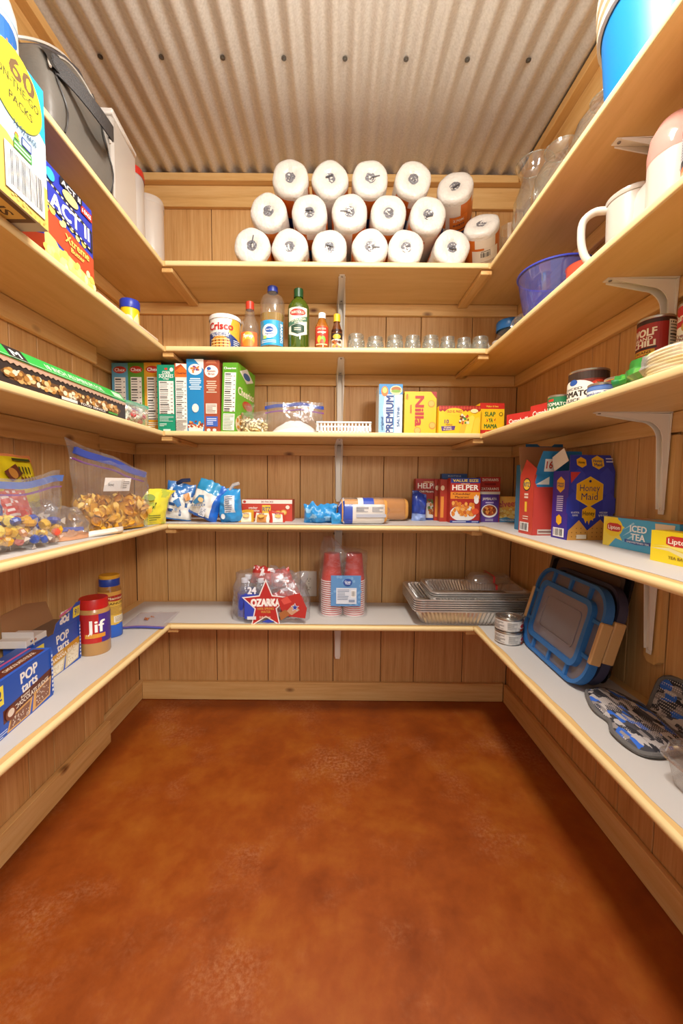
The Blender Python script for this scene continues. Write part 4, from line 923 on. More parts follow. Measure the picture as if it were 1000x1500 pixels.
SOUP = [r(0, 0, 1, .42, '#f1ece2'), r(0, .42, 1, 1, '#cf3430'), t("Campbell's", .5, .62, .22, '#fbf4ea', .8, b=.03), e(.5, .30, .1, .14, '#d4a94a'), *lines(.2, .06, .8, .2, 2, '#b03a34')]
carton('soup_carton', 'small red and white soup carton beside the yellow seasoning box', .11, .07, .072, '#cf3430', (.718, 1.530, Z4), -62, front=SOUP, left=SOUP)
carton('soup_carton', 'second red soup carton, nearer the green sauce can', .12, .07, .078, '#c42d2b', (.735, 1.375, Z4), -75, front=SOUP, left=[r(.3, .2, .7, .6, '#e6dcd0')])

# ---- middle shelf, right: cans
def can(name, label, x, y, R, h, items, z=None, face=-120, metal='#bdb8ae', band='#f1ece2', frac=.7, cat='can'):
    o = thing(name, label, cat, (x, y, Z4 if z is None else z), 0); mt = flat(metal, .28, .85)
    b = B(); b.lathe([(R*.93, 0), (R, .0015), (R, .004), (R*.975, .0055), (R*.975, h-.0055), (R, h-.004), (R, h-.0015), (R*.95, h), (R*.90, h-.0035), (R*.6, h-.003), (.0001, h-.003)], mt, 36, cap0=True)
    for q in (.06, .12): pass
    b.build('tin_body', o)
    W = 2*PI*R*.975
    b = B(); b.lathe([(R*.982, .006), (R*.982, h-.006)], flat(band, .38), 36); b.build('paper_label', o)
    if items: printed('label_print', o, items, W*frac, h-.014, on_cyl(R*.984, W*frac, rad(face), .007), maxlen=R*.2)
    return o
can('sauce_can', 'small dark green sauce can beside the large tomato can', .668, 1.215, .030, .068, [r(0, 0, 1, 1, '#1f6b3f'), r(0, .55, 1, 1, '#27754a'), r(.28, .78, .42, .92, '#c8392c'), t('TOMATO', .47, .62, .18, '#f3efe4', .44), t('SAUCE', .47, .33, .24, '#f3efe4', .5, b=.04), r(.8, 0, 1, 1, '#ddd8cc')], face=-35, band='#1f6b3f')
can('tomato_can', 'large tomato can with a white oval and pictures of tomatoes', .705, 1.135, .050, .117, [r(0, 0, 1, 1, '#7d2a1a'), r(0, .8, 1, 1, '#3c2a22'), *[e(cx, cy, .085, .14, '#cf3b22', 16) for cx, cy in ((.62, .62), (.76, .62), (.62, .2), (.74, .3), (.12, .78))], *[e(cx-.02, cy+.04, .03, .05, '#e8705a', 10) for cx, cy in ((.62, .62), (.76, .62), (.74, .3))], *[p([(cx-.04, cy+.1), (cx, cy+.06), (cx+.04, cy+.1), (cx, cy+.03)], '#3f7a2e') for cx, cy in ((.62, .62), (.76, .62))], e(.36, .45, .25, .35, '#f2ede2', 30), e(.36, .74, .05, .08, '#2b57a5'), t('DICED', .36, .58, .06, '#3a302a', .2), t('TOMATO', .36, .44, .14, '#2c2622', .36, b=.04), t('JUICE', .36, .28, .08, '#2c2622', .16)], face=-36, band='#7d2a1a', frac=.8)
can('tuna_can', 'low blue and white can between the tomato can and the yellow can', .660, 1.010, .030, .052, [r(0, 0, 1, 1, '#33549c'), r(0, .3, 1, .7, '#dfe5ee'), t('Premium Tuna', .45, .5, .26, '#27478c', .6), r(0, .72, 1, .95, '#5a7fc4')], face=-35, band='#33549c')
can('enchilada_can', 'yellow and red small can partly behind the tortilla bag', .722, 1.035, .034, .074, [r(0, 0, 1, 1, '#efc320'), r(0, .7, 1, 1, '#8a2a20'), r(0, 0, 1, .14, '#8a2a20'), e(.42, .5, .3, .22, '#f6d22e'), t('OLD EL PASO', .42, .5, .17, '#a32a22', .5, b=.03)], face=-40, band='#efc320')
lz = Z4+.0855
can('lower_chili_can', 'red can hidden behind the tortilla bag, under the chili can', .760, .975, .0375, .085, [r(0, 0, 1, 1, '#a82a22')], face=-45, band='#a82a22')
can('chili_can', 'tall dark red chili can stacked above the tortilla bag', .760, .975, .0375, .110, [r(0, 0, 1, 1, '#a3261f'), r(0, .90, 1, 1, '#3a1a16'), t('WOLF', .30, .70, .17, '#f3e9d6', .34, b=.04), t('BRAND', .30, .55, .08, '#f3e9d6', .26), t('CHILI', .30, .43, .13, '#f3e9d6', .32, b=.04), r(.1, .30, .48, .345, '#2a1a18'), r(.06, .17, .46, .28, '#d9a62e'), t('NO BEANS', .26, .225, .06, '#5a1a12', .32), *blobs(.05, .0, .6, .14, ['#7a2414', '#b5452a', '#d0683a'], 26, .035, .04, 3), *nutr(.60, .05, .90, .93, 12)], z=lz, face=-28, band='#a3261f', frac=.75)
can('lower_soup_can', 'pale can under the cream soup can behind the tortilla bag', .770, .872, .036, .085, [r(0, 0, 1, .5, '#f1ece2')], face=-50, band='#cf3430')
can('soup_can', 'red and white cream of chicken soup can at the right frame edge', .770, .872, .036, .105, [r(0, 0, 1, .52, '#f2ede4'), r(0, .52, 1, 1, '#c92c2c'), t("Campbell's", .42, .74, .17, '#fbf6ee', .64, b=.03), e(.36, .50, .07, .12, '#cfa24a'), t('Cream of', .36, .31, .085, '#9a2a26', .34), t('Chicken', .36, .21, .085, '#9a2a26', .3), t('SOUP', .4, .09, .05, '#7a6a5a', .2)], z=lz, face=-40, band='#f2ede4')
o = thing('tortilla_bag', 'clear and green bag of flat tortillas along the right edge of the middle shelf', 'bag', (.668, .800, Z4), -86)
b = B()
for k in range(9): b.lathe([(.0001, 0), (.060, 0), (.062, .003), (.060, .006), (.0001, .006)], flat('#e9d9b2', .6), 26, M4(.02, .0, .004+k*.0065, 0, 3, -2), sq=.02)
b.build('tortilla_stack', o, stuff=True)
b = B()
def tb(u, v):
    a = 2*PI*u; x = -.125+.235*v; k = min(1, max(.5-2*abs(v-.0), .30+(v-.10)*2.6))*(1 if v < .9 else (1-(v-.9)*5))
    return (x, -.070*k*math.cos(a)*(1+.06*math.sin(9*a+v*8)), .034+.036*k*math.sin(a)+.0035*math.sin(11*a+6*v))
grn = ['#2e8a35', '#57a83a', '#1d7a44', '#dcd23a', '#e9efe4']
b.grid(tb, 26, 18, lambda u, v: clear('#f4f1e4', 'tortilla_film', haze=.25, refl=.5, rough=.12) if v > .52 else flat(grn[int(abs(noise.noise(Vector((u*7, v*5, 2)))*9)) % (3 if v < .44 else 5)], .3, coat=.4), cyc=True); b.build('printed_bag', o)

# ---- middle shelf, left: foil box and peppermint bag
o = thing('foil_box', 'long black and green aluminum foil box with serrated edge, lid half open', 'foil box', (-.700, 1.035, Z4), 90)
w_, d_, h_ = .50, .06, .052
b = B(); b.box(-w_/2, w_/2, -d_/2, d_/2, 0, h_, flat('#3a3230', .4), .001); b.build('carton', o, smooth=0)
printed('front_print', o, [r(0, 0, 1, 1, '#352c2a'), p([(.10, .18), (.92, .18), (.95, .42), (.9, .58), (.08, .62), (.05, .4)], '#6d4a2a'), *blobs(.08, .20, .90, .58, ['#d9a866', '#b5803c', '#e8c890', '#8a5a2a', '#c9964f', '#efe0c0'], 150, .016, .11, 7), r(.40, .02, .52, .16, '#e9e4da'), t('FOOD SERVICE', .66, .10, .11, '#e9e4da', .22), r(.80, .05, .9, .16, '#4c9a3a')], w_, h_, on_front(w_, d_))
b = B(); nn = 60
tooth = [(-w_/2+w_*i/nn, (.0 if i % 2 else -.004)) for i in range(nn+1)]
b.prism(tooth+[(w_/2, .006), (-w_/2, .006)], -d_/2-.0022, -d_/2-.0012, flat('#d8b49a', .4, .3)); q = b.build('serrated_edge', o, smooth=0); q.location = (0, 0, h_-.007)
b = B(); b.box(-w_/2, w_/2, 0, .0016, 0, .034, flat('#2fa544', .4)); q = b.build('lid', o, smooth=0); q.location = (0, -d_/2-.004, h_+.002); q.rotation_euler = (rad(-38), 0, 0)
s_ = printed('lid_print', q, [r(0, 0, 1, 1, '#2fae48'), r(.10, .0, .20, 1, '#26262a'), t('M', .15, .5, .5, '#f2f2ee', .05), r(.005, .06, .99, .1, '#bfe6c2'), t('18 INCH ALUMINUM FOIL', .55, .45, .42, '#d9f2d8', .46), r(.88, .2, .98, .8, '#bfe6c2')], w_, .034, lambda x, y, h: (x-w_/2, -h, y))
o = thing('peppermint_bag', 'small zip bag of peppermint candies with a green zip beside the foil box', 'bag', (-.716, 1.415, Z4), 80)
scatter('peppermints', o, 60, (-.06, .05, -.022, .022, .017, .055), .019, ['#f2ece6', '#c9323a', '#f6f2ee'], 4, 'candy')
bagmesh(.17, .085, .055, 6, .004, m=clear('#eef5ee', 'zip_film', haze=.18, refl=.5, rough=.1), fat=.45).build('film_bag', o); zipper(o, .17, .085, 0, 6, .072, '#3faf86')
# ---- second lowest shelf
Z3 = on(3, True)
def rigatoni(*a): pass
# left side: zip bags and packs
o = thing('candy_zip_bag', 'large zip bag of wrapped candies with a blue zip, nearest on the left', 'bag', (-.755, .900, Z3), 84)
scatter('wrapped_candies', o, 130, (-.13, .12, -.045, .045, .022, .074), .027, ['#e3b437', '#f0d26a', '#3f57a8', '#e8c85a', '#d9a02a', '#c98a5a', '#d9503a'], 5, 'candy')
b = B(); bagmesh(.16, .105, .02, 21, .008, colf=lambda u, v: ['#c8403a', '#d9605a', '#e9d9d2'][int(abs(noise.noise(Vector((u*5, v*6, 1))))*6) % 3], b=b, M=M4(.055, .02, .035, 8, -20)); q = b.build('red_wrapper', o)
b = B(); bagmesh(.07, .10, .016, 22, .006, colf=lambda u, v: '#2f55a8' if v < .7 else '#c9d2e6', b=b, M=M4(-.03, -.005, .055, 15, -15, 25)); b.build('blue_wrapper', o)
b = B(); bagmesh(.16, .05, .016, 23, .006, colf=lambda u, v: '#8fb98a', b=b, M=M4(-.09, 0, .085, 5, -15, -15)); b.build('green_wrapper', o)
bagmesh(.31, .165, .125, 7, .007, m=FILM(), fat=.38, lean=-.02, nx=26, nz=20, skew=-.16).build('film_bag', o); zipper(o, .31, .165, -.02, 7, .142, '#5a7fd0', hgt=.016, skew=-.16)
o = thing('snack_pack', 'bright yellow snack bag with an orange edge leaning behind the candy zip bag', 'bag', (-.838, 1.03, Z3+.088), 92, -14)
b = B(); bagmesh(.24, .15, .04, 9, .006, colf=lambda u, v: '#e8915a' if (u > .93 or v > .94 or u < .05) else ('#6b5a48' if u < .28 else '#ead51f'), b=b, nx=30, nz=18); b.build('printed_bag', o)
printed('front_print', o, [p([(.40, .62), (.62, .78), (.66, .60), (.46, .44)], '#6b3320'), e(.52, .6, .06, .10, '#c98a3a'), *[p([(.62+.05*i, .60), (.64+.05*i, .74), (.66+.05*i, .72), (.635+.05*i, .58)], '#3a4a1c') for i in range(4)], *[p([(.58+.055*i, .40), (.61+.055*i, .56), (.64+.055*i, .50), (.60+.055*i, .38)], '#7a4a14') for i in range(5)], e(.38, .26, .08, .09, '#c96a3a'), e(.48, .2, .08, .09, '#d98a5a'), *lines(.06, .4, .24, .9, 8, '#cfc8ba'), r(.6, .84, .88, .89, '#3a4a1c')], .24, .15, skin(.24, .15, .04, 9, .007), maxlen=.02)
heapc = flat('#9c6b45', .5)
o = thing('tortilla_chip_bag', 'crumpled clear bag nearly empty, lying between candy and pasta bags', 'bag', (-.748, 1.115, Z3), 82)
heap(o, 'bag_contents', .17, .07, .022, flat('#b98560', .6, bump=.6, bscale=60), 6)
bagmesh(.14, .085, .075, 12, .014, m=FILM(), fat=.35, lean=.03, nx=26, nz=18).build('film_bag', o)
b = B(); bagmesh(.13, .075, .05, 13, .012, m=FILM(), b=b, fat=.4, M=M4(-.02, .045, .04, 10, -25)); b.build('loose_film', o)
zipper(o, .10, .03, 0, 5, .022, '#5868b8', x0=.2, x1=1.0)
o = thing('seed_packet', 'small flat cream paper packet lying in front of the pasta bag', 'packet', (-.695, 1.205, Z3+.0), 76)
b = B(); bagmesh(.13, .02, .035, 14, .004, colf=lambda u, v: '#e6ddd0' if u < .75 else '#cfc2b2', b=b, fat=.5); b.build('paper_packet', o)
o = thing('pasta_shell_bag', 'zip bag half full of golden pasta shells, standing near the left corner', 'bag', (-.738, 1.320, Z3), 72)
scatter('pasta_shells', o, 330, (-.115, .115, -.045, .040, .016, .114), .0205, ['#dfa02c', '#e8b544', '#d18f1f', '#eec25c'], 7, 'shell', yfun=lambda x, y, z: abs(x) < .13-.25*max(0, z-.10) and (y < -.024 or z > .09 or abs(x) > .095))
b = B(); b.box(-.105, .105, -.026, .040, .004, .095, flat('#cf9526', .6)); q = b.build('pasta_core', o, stuff=True)
bagmesh(.29, .225, .13, 15, .006, m=FILM(), fat=.32, lean=-.05, nx=28, nz=24, topw=1.0, flare=-.05, skew=.30).build('film_bag', o); zipper(o, .285, .225, -.05, 15, .20, '#3f58c0', flare=-.05, hgt=.018, skew=.30)
printed('paper_label', o, [r(0, 0, 1, 1, '#efeae2'), t('loc', .26, .5, .22, '#5a5550', .2), r(.62, .2, .75, .9, '#d9d2c8'), *lines(.7, .2, .95, .8, 4, '#9a948c')], .10, .042, lambda x, y, h: (x-.085, -.055-h-.01*(y/.042), .132+y))
o = thing('chip_bag', 'pale yellow green snack bag leaning on the pasta shell bag', 'bag', (-.700, 1.520, Z3), 58)
b = B(); bagmesh(.115, .135, .05, 16, .007, colf=lambda u, v: '#e2d63e' if noise.noise(Vector((u*3, v*3, 2))) > -.15 else '#b9c24a', b=b, flare=.05); b.build('printed_bag', o)
printed('front_print', o, [e(.3, .78, .18, .09, '#8aa04a'), *[p([(.2+.1*i, .34+.1*i), (.24+.1*i, .44+.1*i), (.29+.1*i, .42+.1*i)], '#3a4a1c') for i in range(3)], *lines(.2, .12, .6, .3, 3, '#5a6a2c')], .115, .135, skin(.115, .135, .05, 16, .008), maxlen=.02)
o = thing('red_foil_bag', 'small orange red foil bag behind the yellow green snack bag', 'bag', (-.760, 1.672, Z3), 35)
b = B(); bagmesh(.14, .075, .055, 17, .014, colf=lambda u, v: '#cf4422' if noise.noise(Vector((u*4, v*4, 5))) > -.1 else '#e0703a', b=b, fat=.4); b.build('printed_bag', o)
def tied_bag(label, x, y, w, h, tk, seed, cols, rz, ry=0, group='blue and white snack bags'):
    o = thing('rolled_snack_bag', label, 'bag', (x, y, Z3+max(0, w*.42*math.sin(rad(abs(ry))))), rz, 0, ry, group)
    b = B(); bagmesh(w, h, tk*1.15, seed, .012, colf=cols, b=b, fat=.45, nx=24, nz=24); b.build('printed_bag', o)
    return o
def bw(s): return lambda u, v: '#2f6fb2' if v > .72+.2*noise.noise(Vector((u*3, s, 0))) or v < .06 else ('#35619c' if abs(noise.noise(Vector((u*6, v*6, s)))) > .42 else '#e9e6df')
o = tied_bag('white snack bag with blue top folded over, leftmost of the blue and white bags', -.655, 1.650, .11, .155, .065, 31, bw(1), 14, 8)
printed('front_print', o, [p([(.3, .5), (.5, .62), (.62, .42), (.5, .36)], '#3a78b5'), e(.45, .3, .05, .04, '#8a94a8'), e(.6, .22, .04, .04, '#8a94a8'), p([(.62, .7), (.8, .78), (.9, .6), (.75, .55)], '#c98a4a')], .11, .155, skin(.11, .155, .065, 31, .016), maxlen=.02)
b = B(); b.tube([(-.02, .0, .15), (.0, -.01, .165), (.03, -.005, .172)], .008, flat('#1f2a4a', .4), 6); b.build('bag_clip', o)
o = tied_bag('blue and white snack bag leaning left with a bright blue side, middle of three', -.548, 1.632, .120, .150, .070, 32, lambda u, v: '#1f66c8' if (u > .80 or v < .10) else ('#2c8fc0' if v > .70 else '#ebe8e1'), -6, 22)
printed('front_print', o, [p([(.16, .36), (.3, .62), (.46, .66), (.56, .5), (.42, .46), (.3, .34)], '#3d7fae'), e(.42, .52, .10, .06, '#e2c084'), *[e(.2+.08*i, .28+.03*i, .03, .03, '#7d8ba6') for i in range(6)], r(.52, .12, .72, .36, '#d9dbe0'), *lines(.54, .14, .7, .34, 5, '#55647e')], .12, .15, skin(.12, .15, .07, 32, .016), maxlen=.02)
o = tied_bag('light blue rolled snack bag with a white text panel, rightmost of three', -.425, 1.630, .090, .135, .075, 33, lambda u, v: '#2a8fd0' if not (.35 < u < .8 and .3 < v < .8) else '#dfe4ea', 0, -4)
printed('front_print', o, [*lines(.42, .3, .75, .8, 8, '#5f6b80'), e(.3, .2, .1, .08, '#e9eef4')], .09, .135, skin(.09, .135, .075, 33, .016), maxlen=.02)
b = B(); b.tube([(0, 0, .125), (.02, -.005, .15), (.045, -.01, .155)], .007, flat('#d9d6d2', .3, .3), 6); b.build('twisted_top', o)
# back: boxes and bread
carton('cracker_box', 'low red cracker sandwich box behind small snack packs', .212, .10, .092, '#c03a2c', (-.288, 1.735, Z3), 0, front=[r(0, 0, 1, 1, '#c2402f'), r(0, .82, 1, 1, '#e9e2d6'), t('20 PACKS', .5, .905, .08, '#8a2a20', .24), e(.05, .9, .03, .06, '#c2402f'), t('cracker', .22, .63, .10, '#f6ecdc', .18), t('sandwiches', .22, .50, .10, '#f6ecdc', .25), p([(.40, .38), (.57, .38), (.57, .75), (.40, .75)], '#f0c43a'), t('RITZ', .485, .565, .20, '#24417e', .15, b=.02), *[e(cx, cy, .065, .13, '#d99a3a', 18) for cx, cy in ((.72, .38), (.83, .42), (.78, .3))], *[e(cx, cy, .045, .09, '#efc878', 14) for cx, cy in ((.72, .38), (.83, .42), (.78, .3))], e(.91, .66, .04, .09, '#e9d9c8'), r(.05, .08, .3, .14, '#f0c43a')], right=[r(0, 0, 1, 1, '#b23527')])
for i, (x, y, rz_, c1, c2, lb) in enumerate(((-.365, 1.630, 12, '#efe0be', '#c9962f', 'small cream and gold snack pack lying leftmost before the red cracker box'), (-.300, 1.622, -8, '#c98a4a', '#efe3cf', 'small tan snack pack lying in the middle before the red cracker box'), (-.235, 1.625, 20, '#f0e8dc', '#c4402f', 'small white and red snack pack lying rightmost before the red cracker box'))):
    o = thing('snack_sachet', lb, 'packet', (x, y, Z3), rz_, -30, group='small snack packs')
    b = B(); bagmesh(.062, .052, .026, 41+i, .004, colf=lambda u, v: c1 if abs(u-.5) < .3 and v < .75 else c2, b=b, nx=12, nz=10); b.build('printed_bag', o)
    printed('front_print', o, [e(.5, .45, .22, .2, '#d9a24a'), t('RITZ', .5, .6, .14, '#2a3f7a', .35)], .062, .052, skin(.062, .052, .026, 41, .005))
o = thing('soft_pack', 'crumpled sky blue plastic wrapper lying alone mid shelf', 'packet', (-.060, 1.640, Z3), 5)
b = B(); bagmesh(.135, .08, .08, 51, .020, colf=lambda u, v: '#2f93d6' if noise.noise(Vector((u*5, v*5, 3))) > -.2 else '#8fc4ea', b=b, fat=.42, nx=22, nz=16); b.build('printed_bag', o)
o = thing('twisted_wrapper', 'little sky blue twisted wrapper end right of the crumpled wrapper', 'packet', (.014, 1.600, Z3), 20)
b = B(); bagmesh(.06, .05, .035, 52, .010, colf=lambda u, v: '#2a97d8', b=b, nx=12, nz=10); b.build('printed_bag', o)
def loaf(label, x, y, rz, L_, w, h, bagcols, seed, z=0):
    o = thing('bread_loaf', label, 'bread', (x, y, Z3+z), rz)
    n = 20
    def sec(k, s_, px):
        return [(px, k*w/2*math.copysign(abs(math.cos(a))**.55, math.cos(a)), h/2*(1+k*math.copysign(abs(math.sin(a))**(.5 if math.sin(a) < 0 else .75), math.sin(a))*.97)+(1-k)*-.0) for a in [2*PI*i/n for i in range(n)]]
    b = B(); b.loft([sec(.88, 0, -L_/2+.012), sec(.94, 0, -L_/2+.02), sec(.95, 0, 0), sec(.94, 0, L_/2-.03), sec(.86, 0, L_/2-.02)], flat('#d99c4a', .7, bump=.3, bscale=40)); b.build('loaf', o)
    b = B()
    def f(u, v):
        a = 2*PI*u; xx = -L_/2+L_*v; k = min(1, .35+8*v) if v < .2 else (1 if v < .84 else max(.12, 1-(v-.84)*6))
        wob = 1+.03*noise.noise(Vector((math.cos(a)*3, math.sin(a)*3, v*8+seed)))
        return (xx, k*wob*w/2*1.03*math.copysign(abs(math.cos(a))**.55, math.cos(a)), max(.0006, h/2*(1+k*wob*1.02*math.copysign(abs(math.sin(a))**(.5 if math.sin(a) < 0 else .75), math.sin(a)))))
    b.grid(f, 28, 20, bagcols, cyc=True); b.build('printed_bag', o)
    return o
def bread1(u, v):
    fm = clear('#f6f2ea', 'bread_film', haze=.12, refl=.5, rough=.12)
    if v < .10: return flat('#2f4fb5', .35, coat=.4) if noise.noise(Vector((u*8, v*9, 1))) > -.1 else flat('#e4e2df', .35, coat=.4)
    if .43 < u < .75 and .08 < v < .88: return flat('#ded9d2', .35, coat=.4) if v > .26 else flat('#2f4fb5', .35, coat=.4)
    if .10 < u < .42 and .44 < v < .66: return flat('#2f50b8', .35, coat=.4)
    if .10 < u < .42 and .36 < v < .44: return flat('#e8e4dc', .35, coat=.4)
    return fm
o = loaf('bread loaf in a blue and white wrapper lying in front of the second loaf', .118, 1.625, 6, .215, .10, .105, bread1, 3)
printed('wrapper_print', o, [*lines(.3, .55, .55, .9, 5, '#6a6f80'), *lines(.62, .55, .85, .9, 5, '#6a6f80'), r(.3, .2, .9, .4, '#b5b9c6')], .2, .06, lambda x, y, h: (x-.1, -.0525-h, .018+y))
def bread2(u, v):
    return clear('#f2e6d2', 'bread_film_brown', haze=.12, refl=.5, rough=.12) if not (.3 < v < .55 and .6 < u < .8) else flat('#d9cdb8', .4)
loaf('brown bread loaf in plain clear film, lying behind the blue and white one', .215, 1.760, 12, .235, .105, .105, bread2, 6)
HELP = lambda title, c2, cols: [r(0, 0, 1, 1, '#a82a22'), t('HAMBURGER', .5, .92, .035, '#f4d9a0', .4), t('HELPER', .5, .83, .12, '#f6f1e6', .84, b=.025), r(0, .66, .92, .73, c2), t(title, .44, .695, .045, '#f6efe0', .6), e(.45, .25, .42, .22, '#e9e4dc'), *blobs(.12, .16, .78, .5, cols, 46, .055, .04, 3), e(.86, .56, .09, .07, '#f3efe8'), e(.80, .62, .03, .05, '#f3efe8', 8), e(.86, .65, .03, .05, '#f3efe8', 8), e(.92, .62, .03, .05, '#f3efe8', 8), r(0, 0, 1, .06, '#2f3f86')]
carton('dinner_box', 'red dinner mix box with a blue bag hung over its left edge', .122, .05, .188, '#a82a22', (.424, 1.825, Z3), 0, front=HELP('Chili Macaroni', '#7a1f1a', ['#b5652c', '#8a3f22', '#d9903a', '#5f7a34']))
o = thing('blue_bread_bag', 'empty dark blue bread wrapper hanging between bread loaf and dinner box', 'wrapper', (.372, 1.765, Z3), 0)
b = B(); bagmesh(.062, .13, .05, 55, .016, colf=lambda u, v: '#23409e' if v > .25 else '#8fa8e0', b=b, fat=.6); b.build('printed_bag', o)
for i, (x, yy) in enumerate(((.482, 1.80), (.494, 1.752))): carton('dinner_box', ['red dinner box peeking out behind the value size box, farther back', 'red dinner box peeking out directly behind the value size box'][i], .10, .042, .184, '#b23a26', (x+.012, yy, Z3), 0, front=[r(0, 0, 1, 1, '#b23a26'), e(.1, .8, .08, .06, '#efdcb8'), r(.03, .1, .16, .6, '#e0913a')])
carton('blue_carton', 'dark blue carton whose top shows above the dinner boxes', .115, .035, .212, '#2c4a86', (.545, 1.846, Z3), 0, front=[r(0, .9, 1, 1, '#3f66a8'), t('ROTINI', .5, .95, .03, '#c9d6ec', .5)])
carton('dinner_box', 'red value size dinner box with an orange cheese pasta picture', .124, .05, .190, '#a82a22', (.548, 1.705, Z3), 0, front=[r(0, 0, 1, 1, '#ae2c22'), r(0, .89, 1, 1, '#2c3c86'), t('VALUE SIZE', .5, .945, .055, '#f4d23a', .86), t('HELPER', .5, .79, .115, '#f6f1e6', .88, b=.025), t('HAMBURGER', .5, .87, .022, '#f4d9a0', .3), r(0, .54, 1, .69, '#e98f2a'), t('Cheddar', .38, .65, .045, '#5a1f14', .6), t('Macaroni', .38, .58, .045, '#5a1f14', .45), e(.45, .22, .45, .18, '#e9e6e2'), *blobs(.08, .16, .8, .46, ['#e9963c', '#f0ad55', '#d97f2a', '#c8642a'], 60, .06, .042, 5), e(.88, .5, .08, .07, '#f6f2ec'), e(.82, .56, .025, .05, '#f6f2ec', 8), e(.87, .59, .025, .05, '#f6f2ec', 8), e(.93, .57, .025, .05, '#f6f2ec', 8), e(.85, .26, .12, .07, '#e0552f'), r(0, 0, 1, .06, '#2c3c86'), *lines(.08, .015, .55, .05, 1, '#d8def0'), *lines(.74, .015, .96, .05, 1, '#d8def0')])
carton('rice_box', 'red and purple jambalaya rice box right of the value size dinner box', .088, .045, .196, '#b03028', (.672, 1.755, Z3), 0, front=[r(0, 0, 1, 1, '#b53429'), t("ZATARAIN'S", .5, .94, .055, '#f4ead8', .8), r(.22, .82, .78, .87, '#8a1f1a'), t("ZATARAIN'S", .5, .74, .055, '#f4ead8', .86), r(0, .62, 1, .68, '#e9dcc8'), r(.06, .0, .96, .62, '#5a3a8a'), t('JAMBALAYA', .5, .52, .055, '#f4ead8', .7), r(.3, .42, .7, .45, '#c9b8e0'), e(.5, .25, .40, .15, '#efe9e2'), e(.5, .26, .34, .12, '#a84a24'), *blobs(.22, .19, .78, .33, ['#c8642e', '#7a3018', '#e0903e', '#6a8a34'], 30, .05, .025, 4), *lines(.3, .02, .7, .08, 2, '#d9cfe8')], left=[r(0, 0, 1, 1, '#8a2a24')])
carton('pasta_box', 'golden pasta and cheese box standing turned in the right corner', .125, .05, .112, '#e9a81c', (.762, 1.795-.03, Z3), -24, front=[r(0, 0, 1, 1, '#eaaa1e'), t('Velveeta', .5, .72, .24, '#c2371f', .86, 6, b=.03), *blobs(.05, .16, .95, .5, ['#f2cf5a', '#e9bb3a', '#f6dd84', '#d9a02a'], 60, .06, .07, 6), p([(0, .0), (1, 0), (1, .14), (.85, .2), (.7, .12), (.5, .2), (.3, .14), (.12, .24), (0, .18)], '#3f8ec4'), t('SHELLS & CHEESE', .5, .08, .06, '#e9f2f8', .5)])
# right: crackers, graham crackers, tea
o = carton('open_cracker_box', 'tall red cracker box with open brown cardboard flaps', .165, .085, .195, '#c23a2c', (.715, 1.322, Z3), 3, left=[r(0, 0, 1, 1, '#c5402f'), e(.5, .84, .28, .11, '#2a2620'), e(.5, .84, .24, .09, '#efc53a'), t('RITZ', .5, .84, .07, '#24417e', .4), *[r(.36, .66-i*.05, .64, .69-i*.05, '#f1dccb') for i in range(2)], r(.42, .38, .58, .55, '#efc53a'), *lines(.3, .24, .7, .32, 2, '#f1dccb'), *bars(.1, .05, .75, .2, 9)], front=[r(0, 0, 1, 1, '#c9453a'), p([(0, .80), (1, .80), (1, 1), (.05, 1)], '#2b86c2'), p([(.03, .84), (.30, .97), (.30, .84)], '#e9efe8'), r(.1, .02, .9, .1, '#d9c8bc'), *lines(.12, .03, .8, .09, 1, '#8a5a50'), p([(.0, .80), (.0, .9), (.06, .8)], '#c9453a')])
BRN = flat('#a87a52', .7, name='raw_cardboard')
def flap(o, name, pts, mat_out, hinge, rx=0, ry=0, rz=0, inner=None, th=.0012, items=None, w=None, h=None):
    b = B(); b.prism(pts, 0, th, asmat(mat_out))
    if inner: b.prism(pts, th+.0001, th+.0006, inner)
    q = b.build(name, o, smooth=0); q.location = hinge; q.rotation_euler = (rad(rx), rad(ry), rad(rz))
    if items: printed('flap_print', q, items, w, h, lambda x, y, hh: (x, -hh, y))
    return q
W, Dp, H = .165, .085, .195
flap(o, 'top_flap', [(0, 0), (W, 0), (W-.02, .075), (.02, .075)], '#2b86c2', (-W/2, -Dp/2, H), 8, inner=BRN, items=[r(.30, .15, .62, .72, '#eef0ea'), t('16', .46, .45, .32, '#c2371f', .2)], w=W*.6, h=.07)
flap(o, 'back_flap', [(0, 0), (W, 0), (W, .10), (0, .10)], BRN, (-W/2, Dp/2-.002, H), -12)
flap(o, 'side_flap', [(0, 0), (Dp, 0), (Dp-.008, .062), (.008, .062)], '#c5402f', (-W/2, Dp/2, H), 0, 28, -90, inner=BRN)
o = carton('teal_carton', 'teal blue carton with raised flap showing a nutrition panel, behind the graham crackers', .150, .07, .235, '#1c6a92', (.738, 1.432, Z3), 0, front=[r(0, .8, 1, 1, '#1f7aa6'), *lines(.1, .82, .9, .96, 3, '#bfe0ee')])
flap(o, 'top_flap', [(0, 0), (.13, 0), (.13, .07), (.10, .07), (.09, .062), (.05, .062), (.04, .07), (0, .07)], '#1c5f8c', (-.075, -.035, .235), -4, items=nutr(.08, .1, .92, .84, 7, '#b59a86', '#e9ddd0'), w=.13, h=.065)
flap(o, 'top_flap', [(0, 0), (.15, 0), (.15, .03), (0, .03)], '#2b86b2', (-.075, -.036, .205), 10)
HC = '#2d3aa8'
hexa = lambda cx, cy, rx, ry, c: p([(cx+rx*math.sin(PI*i/3), cy+ry*math.cos(PI*i/3)) for i in range(6)], c)
hw, hh_ = .140, .205
